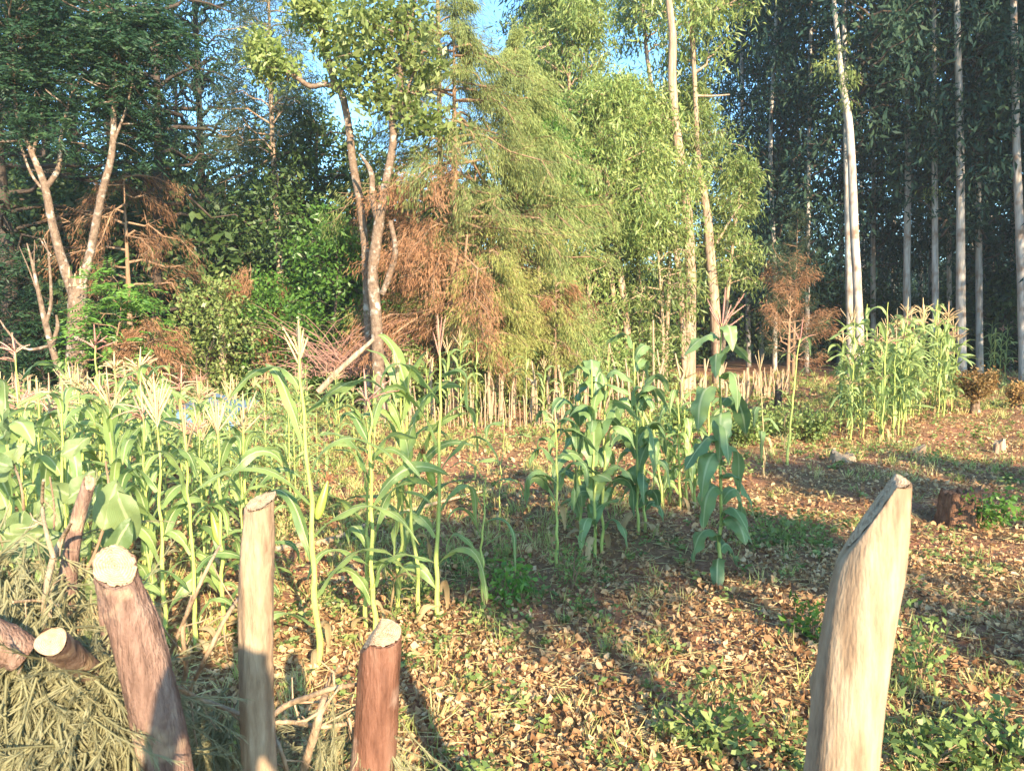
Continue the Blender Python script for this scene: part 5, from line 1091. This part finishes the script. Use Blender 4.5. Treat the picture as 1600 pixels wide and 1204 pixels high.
shoots("tall thin weed at the foot of the leftmost middle maize plant", 895, 920, 0.02, 0.4, 0.14, 8, 'weed', 8, 'small', 0.6, 7)
shoots("bright green weed beside the knee high young maize", 795, 940, 0.02, 0.3, 0.12, 8, 'bright', 9, 'small', 0.8, 8)
shoots("sprawling pale vine at the right of the tallest dark maize", 1215, 850, 0.02, 0.12, 0.42, 18, 'broad', 10, 'small', 0.9, 8)
shoots("wide green weed low on the right edge", 1570, 1190, 0.02, 0.18, 0.25, 12, 'weed', 11, 'small', 0.8, 8)
shoots("green weed patch by the lower right corner of the post", 1450, 1195, 0.02, 0.16, 0.18, 10, 'weed', 12, 'small', 0.8, 8)
for k, (px, py, w) in enumerate([(1000, 700, 1.0), (1060, 680, 1.1), (1160, 700, 1.0), (1260, 690, 1.1), (1190, 680, 0.9)]):
    shoots(["green weed bush behind the short bright maize", "green weed bush against the end of the stick fence", "green weed bush left of the dry maize stalk", "green weed bush right of the leaning yellow maize", "green weed bush behind the dry maize stalk", "small rusty weed left of the pointed stump"][k], px, py, 0.02, 0.5 * w, 0.5 * w, 34, 'weed' if k < 5 else 'rust', 20 + k, 'small', 1.0, 12)

# pale blue sheet behind the maize
def sheet():
    g = P(325, 612, 14.5); nx, ny = 40, 10; X, Y = np.meshgrid(np.linspace(-0.75, 0.75, nx), np.linspace(0, 1, ny), indexing='ij'); rng = np.random.RandomState(2)
    Z = 0.36 + 0.14 * Y + 0.05 * np.sin(6 * X + 2 * Y) + 0.03 * np.sin(17 * X + 5 * Y) - 0.14 * np.abs(X) ** 2 + rng.randn(nx, ny) * 0.01
    Z[:, 0] = 0.02
    V = np.stack([X, (Y - 0.5) * 1.4, Z], -1).reshape(-1, 3); i, j = np.meshgrid(np.arange(nx - 1), np.arange(ny - 1), indexing='ij'); a = (i * ny + j).ravel()
    o = ob("plastic_sheet", mesh_np("plastic_sheet", V, np.stack([a, a + ny, a + ny + 1, a + 1], -1), None, M['sheet'], smooth=True), None, (g[0], 14.5, 0)); tag(o, "pale blue sheeting seen low behind the left maize", "sheet")
sheet()

# ------------------------------------------------------------------ the person taking the picture (throws the shadow on the posts)
M['skin'] = barkmat("skin", [(0.12, 0.06, 0.035), (0.16, 0.085, 0.05)], (5, 5, 5), 0.1, 0.5)
M['cloth'] = barkmat("shirt_cloth", [(0.05, 0.09, 0.16), (0.07, 0.12, 0.20)], (8, 8, 8), 0.3, 0.9)
M['trouser'] = barkmat("trouser_cloth", [(0.04, 0.035, 0.03), (0.06, 0.05, 0.045)], (8, 8, 8), 0.3, 0.9)
M['hair'] = barkmat("hair", [(0.01, 0.008, 0.006), (0.02, 0.015, 0.012)], (60, 60, 60), 0.6, 0.9)
M['device'] = barkmat("phone_shell", [(0.02, 0.02, 0.025), (0.03, 0.03, 0.035)], (5, 5, 5), 0.05, 0.3)
def person():
    X, Y, Z = 0.20, -0.52, 0.5
    r = root("person", (X, Y, Z), "person in a blue shirt holding up a phone behind the brush fence", "person")
    def tubes(name, chains, mat, n=16):
        b = Buf()
        for ch in chains:
            A = smooth_path(np.array(ch, float), 6 * len(ch)); tube(b, A[:, :3], np.maximum(A[:, 3], 0.003), n)
        return b.mesh(name, mat, None, True)
    # head and neck, arms, hands as one body mesh
    hd = []
    for t in np.linspace(0, 1, 16):
        a = math.pi * t; hd.append((0, 0.02 + 0.012 * math.sin(a), 1.53 + 0.125 * (1 - math.cos(a)), 0.004 + 0.082 * math.sin(a) ** 0.75))
    chains = [[(0, 0, 1.42, 0.062), (0, 0.0, 1.5, 0.055), (0, 0.015, 1.58, 0.055)], hd,
              [(0, 0.10, 1.66, 0.012), (0, 0.125, 1.635, 0.017), (0, 0.10, 1.62, 0.010)]]
    hands = []
    for sgn in (-1, 1):
        sh = (sgn * 0.17, 0.0, 1.40, 0.055); el = (sgn * 0.22 - 0.03, 0.20, 1.24, 0.042); wr = (-0.20 + sgn * 0.085, 0.44, 1.44, 0.027); pm = (-0.20 + sgn * 0.075, 0.47, 1.49, 0.034)
        chains.append([sh, el, wr]); chains.append([wr, pm, (-0.20 + sgn * 0.07, 0.485, 1.53, 0.028)])
        for k in range(4):
            z0 = 1.535 - 0.02 * k; chains.append([(-0.20 + sgn * 0.078, 0.478, z0, 0.009), (-0.20 + sgn * 0.088, 0.498, z0 + 0.012, 0.0085), (-0.20 + sgn * 0.070, 0.510, z0 + 0.012, 0.008), (-0.20 + sgn * 0.050, 0.508, z0 + 0.01, 0.007)][:4 if k < 3 else 3])
        chains.append([(-0.20 + sgn * 0.07, 0.46, 1.49, 0.011), (-0.20 + sgn * 0.055, 0.452, 1.515, 0.010), (-0.20 + sgn * 0.035, 0.458, 1.53, 0.008)])
    bm_ = ob("body", tubes("body", chains, M['skin']), r)
    ob("hair", tubes("hair", [[(0, 0.0, 1.66, 0.086), (0, -0.005, 1.72, 0.090), (0, 0.0, 1.77, 0.070), (0, 0.0, 1.80, 0.02)]], M['hair']), r)
    o = ob("shirt", tubes("shirt", [[(0, 0, 0.88, 0.15), (0, 0, 1.05, 0.14), (0, 0, 1.25, 0.16), (0, 0, 1.38, 0.14), (0, 0, 1.46, 0.07)],
                                    [(-0.10, 0, 1.39, 0.075), (-0.19, 0.04, 1.37, 0.068), (-0.24, 0.17, 1.27, 0.055)], [(0.10, 0, 1.39, 0.075), (0.18, 0.04, 1.37, 0.068), (0.19, 0.17, 1.27, 0.055)]], M['cloth']), r)
    ob("trousers", tubes("trousers", [[(0, 0, 0.93, 0.145), (0, 0, 0.82, 0.14)], [(-0.07, 0, 0.86, 0.09), (-0.09, 0.01, 0.5, 0.065), (-0.10, 0, 0.06, 0.055)], [(0.07, 0, 0.86, 0.09), (0.09, 0.01, 0.5, 0.065), (0.10, 0, 0.06, 0.055)]], M['trouser']), r)
    for sgn in (-1, 1): ob("shoe", tubes("shoe", [[(sgn * 0.10, -0.06, 0.045, 0.04), (sgn * 0.105, 0.05, 0.045, 0.045), (sgn * 0.115, 0.16, 0.035, 0.032)]], M['device']), r)
    b = Buf(); c = np.array([X - 0.20, Y + 0.485, Z + 1.53]); V = np.array([(sx * 0.078, sy * 0.004, sz * 0.038) for sx in (-1, 1) for sy in (-1, 1) for sz in (-1, 1)]) * np.array([0.75, 1, 1])
    b.add(V, [(0, 1, 3, 2), (4, 6, 7, 5), (0, 4, 5, 1), (2, 3, 7, 6), (0, 2, 6, 4), (1, 5, 7, 3)])
    o = ob("phone", b.mesh("phone", M['device']), None, c + np.array([0, -0.01, -0.03])); tag(o, "dark phone held up in both hands by the person", "phone")
person()
# roadside trees behind the viewer whose crowns shade strips of the field
sh = None
for i, (x, y, s) in enumerate([(4.6, -6.4, 1.0), (5.9, -6.2, 1.0), (7.2, -6.0, 1.0), (9.2, -3.4, 1.0), (11.3, -3.0, 1.0), (8.6, -8.3, 0.97)]):
    if sh is None:
        r = root("roadside_tree", (x, y, 0), "roadside tree behind the viewpoint", "tree", "roadside trees behind the viewpoint"); b = Buf(); t = np.linspace(0, 1, 8); tube(b, np.stack([0.2 * np.sin(3 * t), 0 * t, -0.1 + 7.5 * t], -1), 0.16 * (1.05 - 0.85 * t), 9); ob("trunk", b.mesh("trunk", M['bark_brown'], None, True), r)
        wb, lb = crown(91, 6.0, 6.3, lambda f: 0.8, 16, 2600, 'broad', 1.2, 15, 0.2, spread=0.2); put_crown(r, wb, lb, {'wood': M['bark_brown'], 'a': M['broad']}, (0, 0, 0)); sh = r
    else: dup(sh, (x, y, 0), i * 1.3, s)
def haze():
    x0, x1, y0, y1, z0, z1 = -420, 420, -420, 920, -1.5, 28
    V = np.array([(x, y, z) for x in (x0, x1) for y in (y0, y1) for z in (z0, z1)]); Q = [(0, 1, 3, 2), (4, 6, 7, 5), (0, 4, 5, 1), (2, 3, 7, 6), (0, 2, 6, 4), (1, 5, 7, 3)]
    m, n, p = newmat("haze"); n.nodes.remove(p); v = n.nodes.new("ShaderNodeVolumePrincipled"); v.inputs["Color"].default_value = (0.75, 0.9, 1.0, 1); v.inputs["Density"].default_value = 0.0008; v.inputs["Anisotropy"].default_value = 0.0
    n.links.new(v.outputs[0], n.nodes["Material Output"].inputs["Volume"])
    tag(ob("haze", mesh_np("haze", V, np.array(Q), None, m)), "thin pale morning haze in the air", "haze", kind="stuff")
haze()
print("objects", len(bpy.data.objects), "faces", sum(len(m.polygons) for m in bpy.data.meshes))
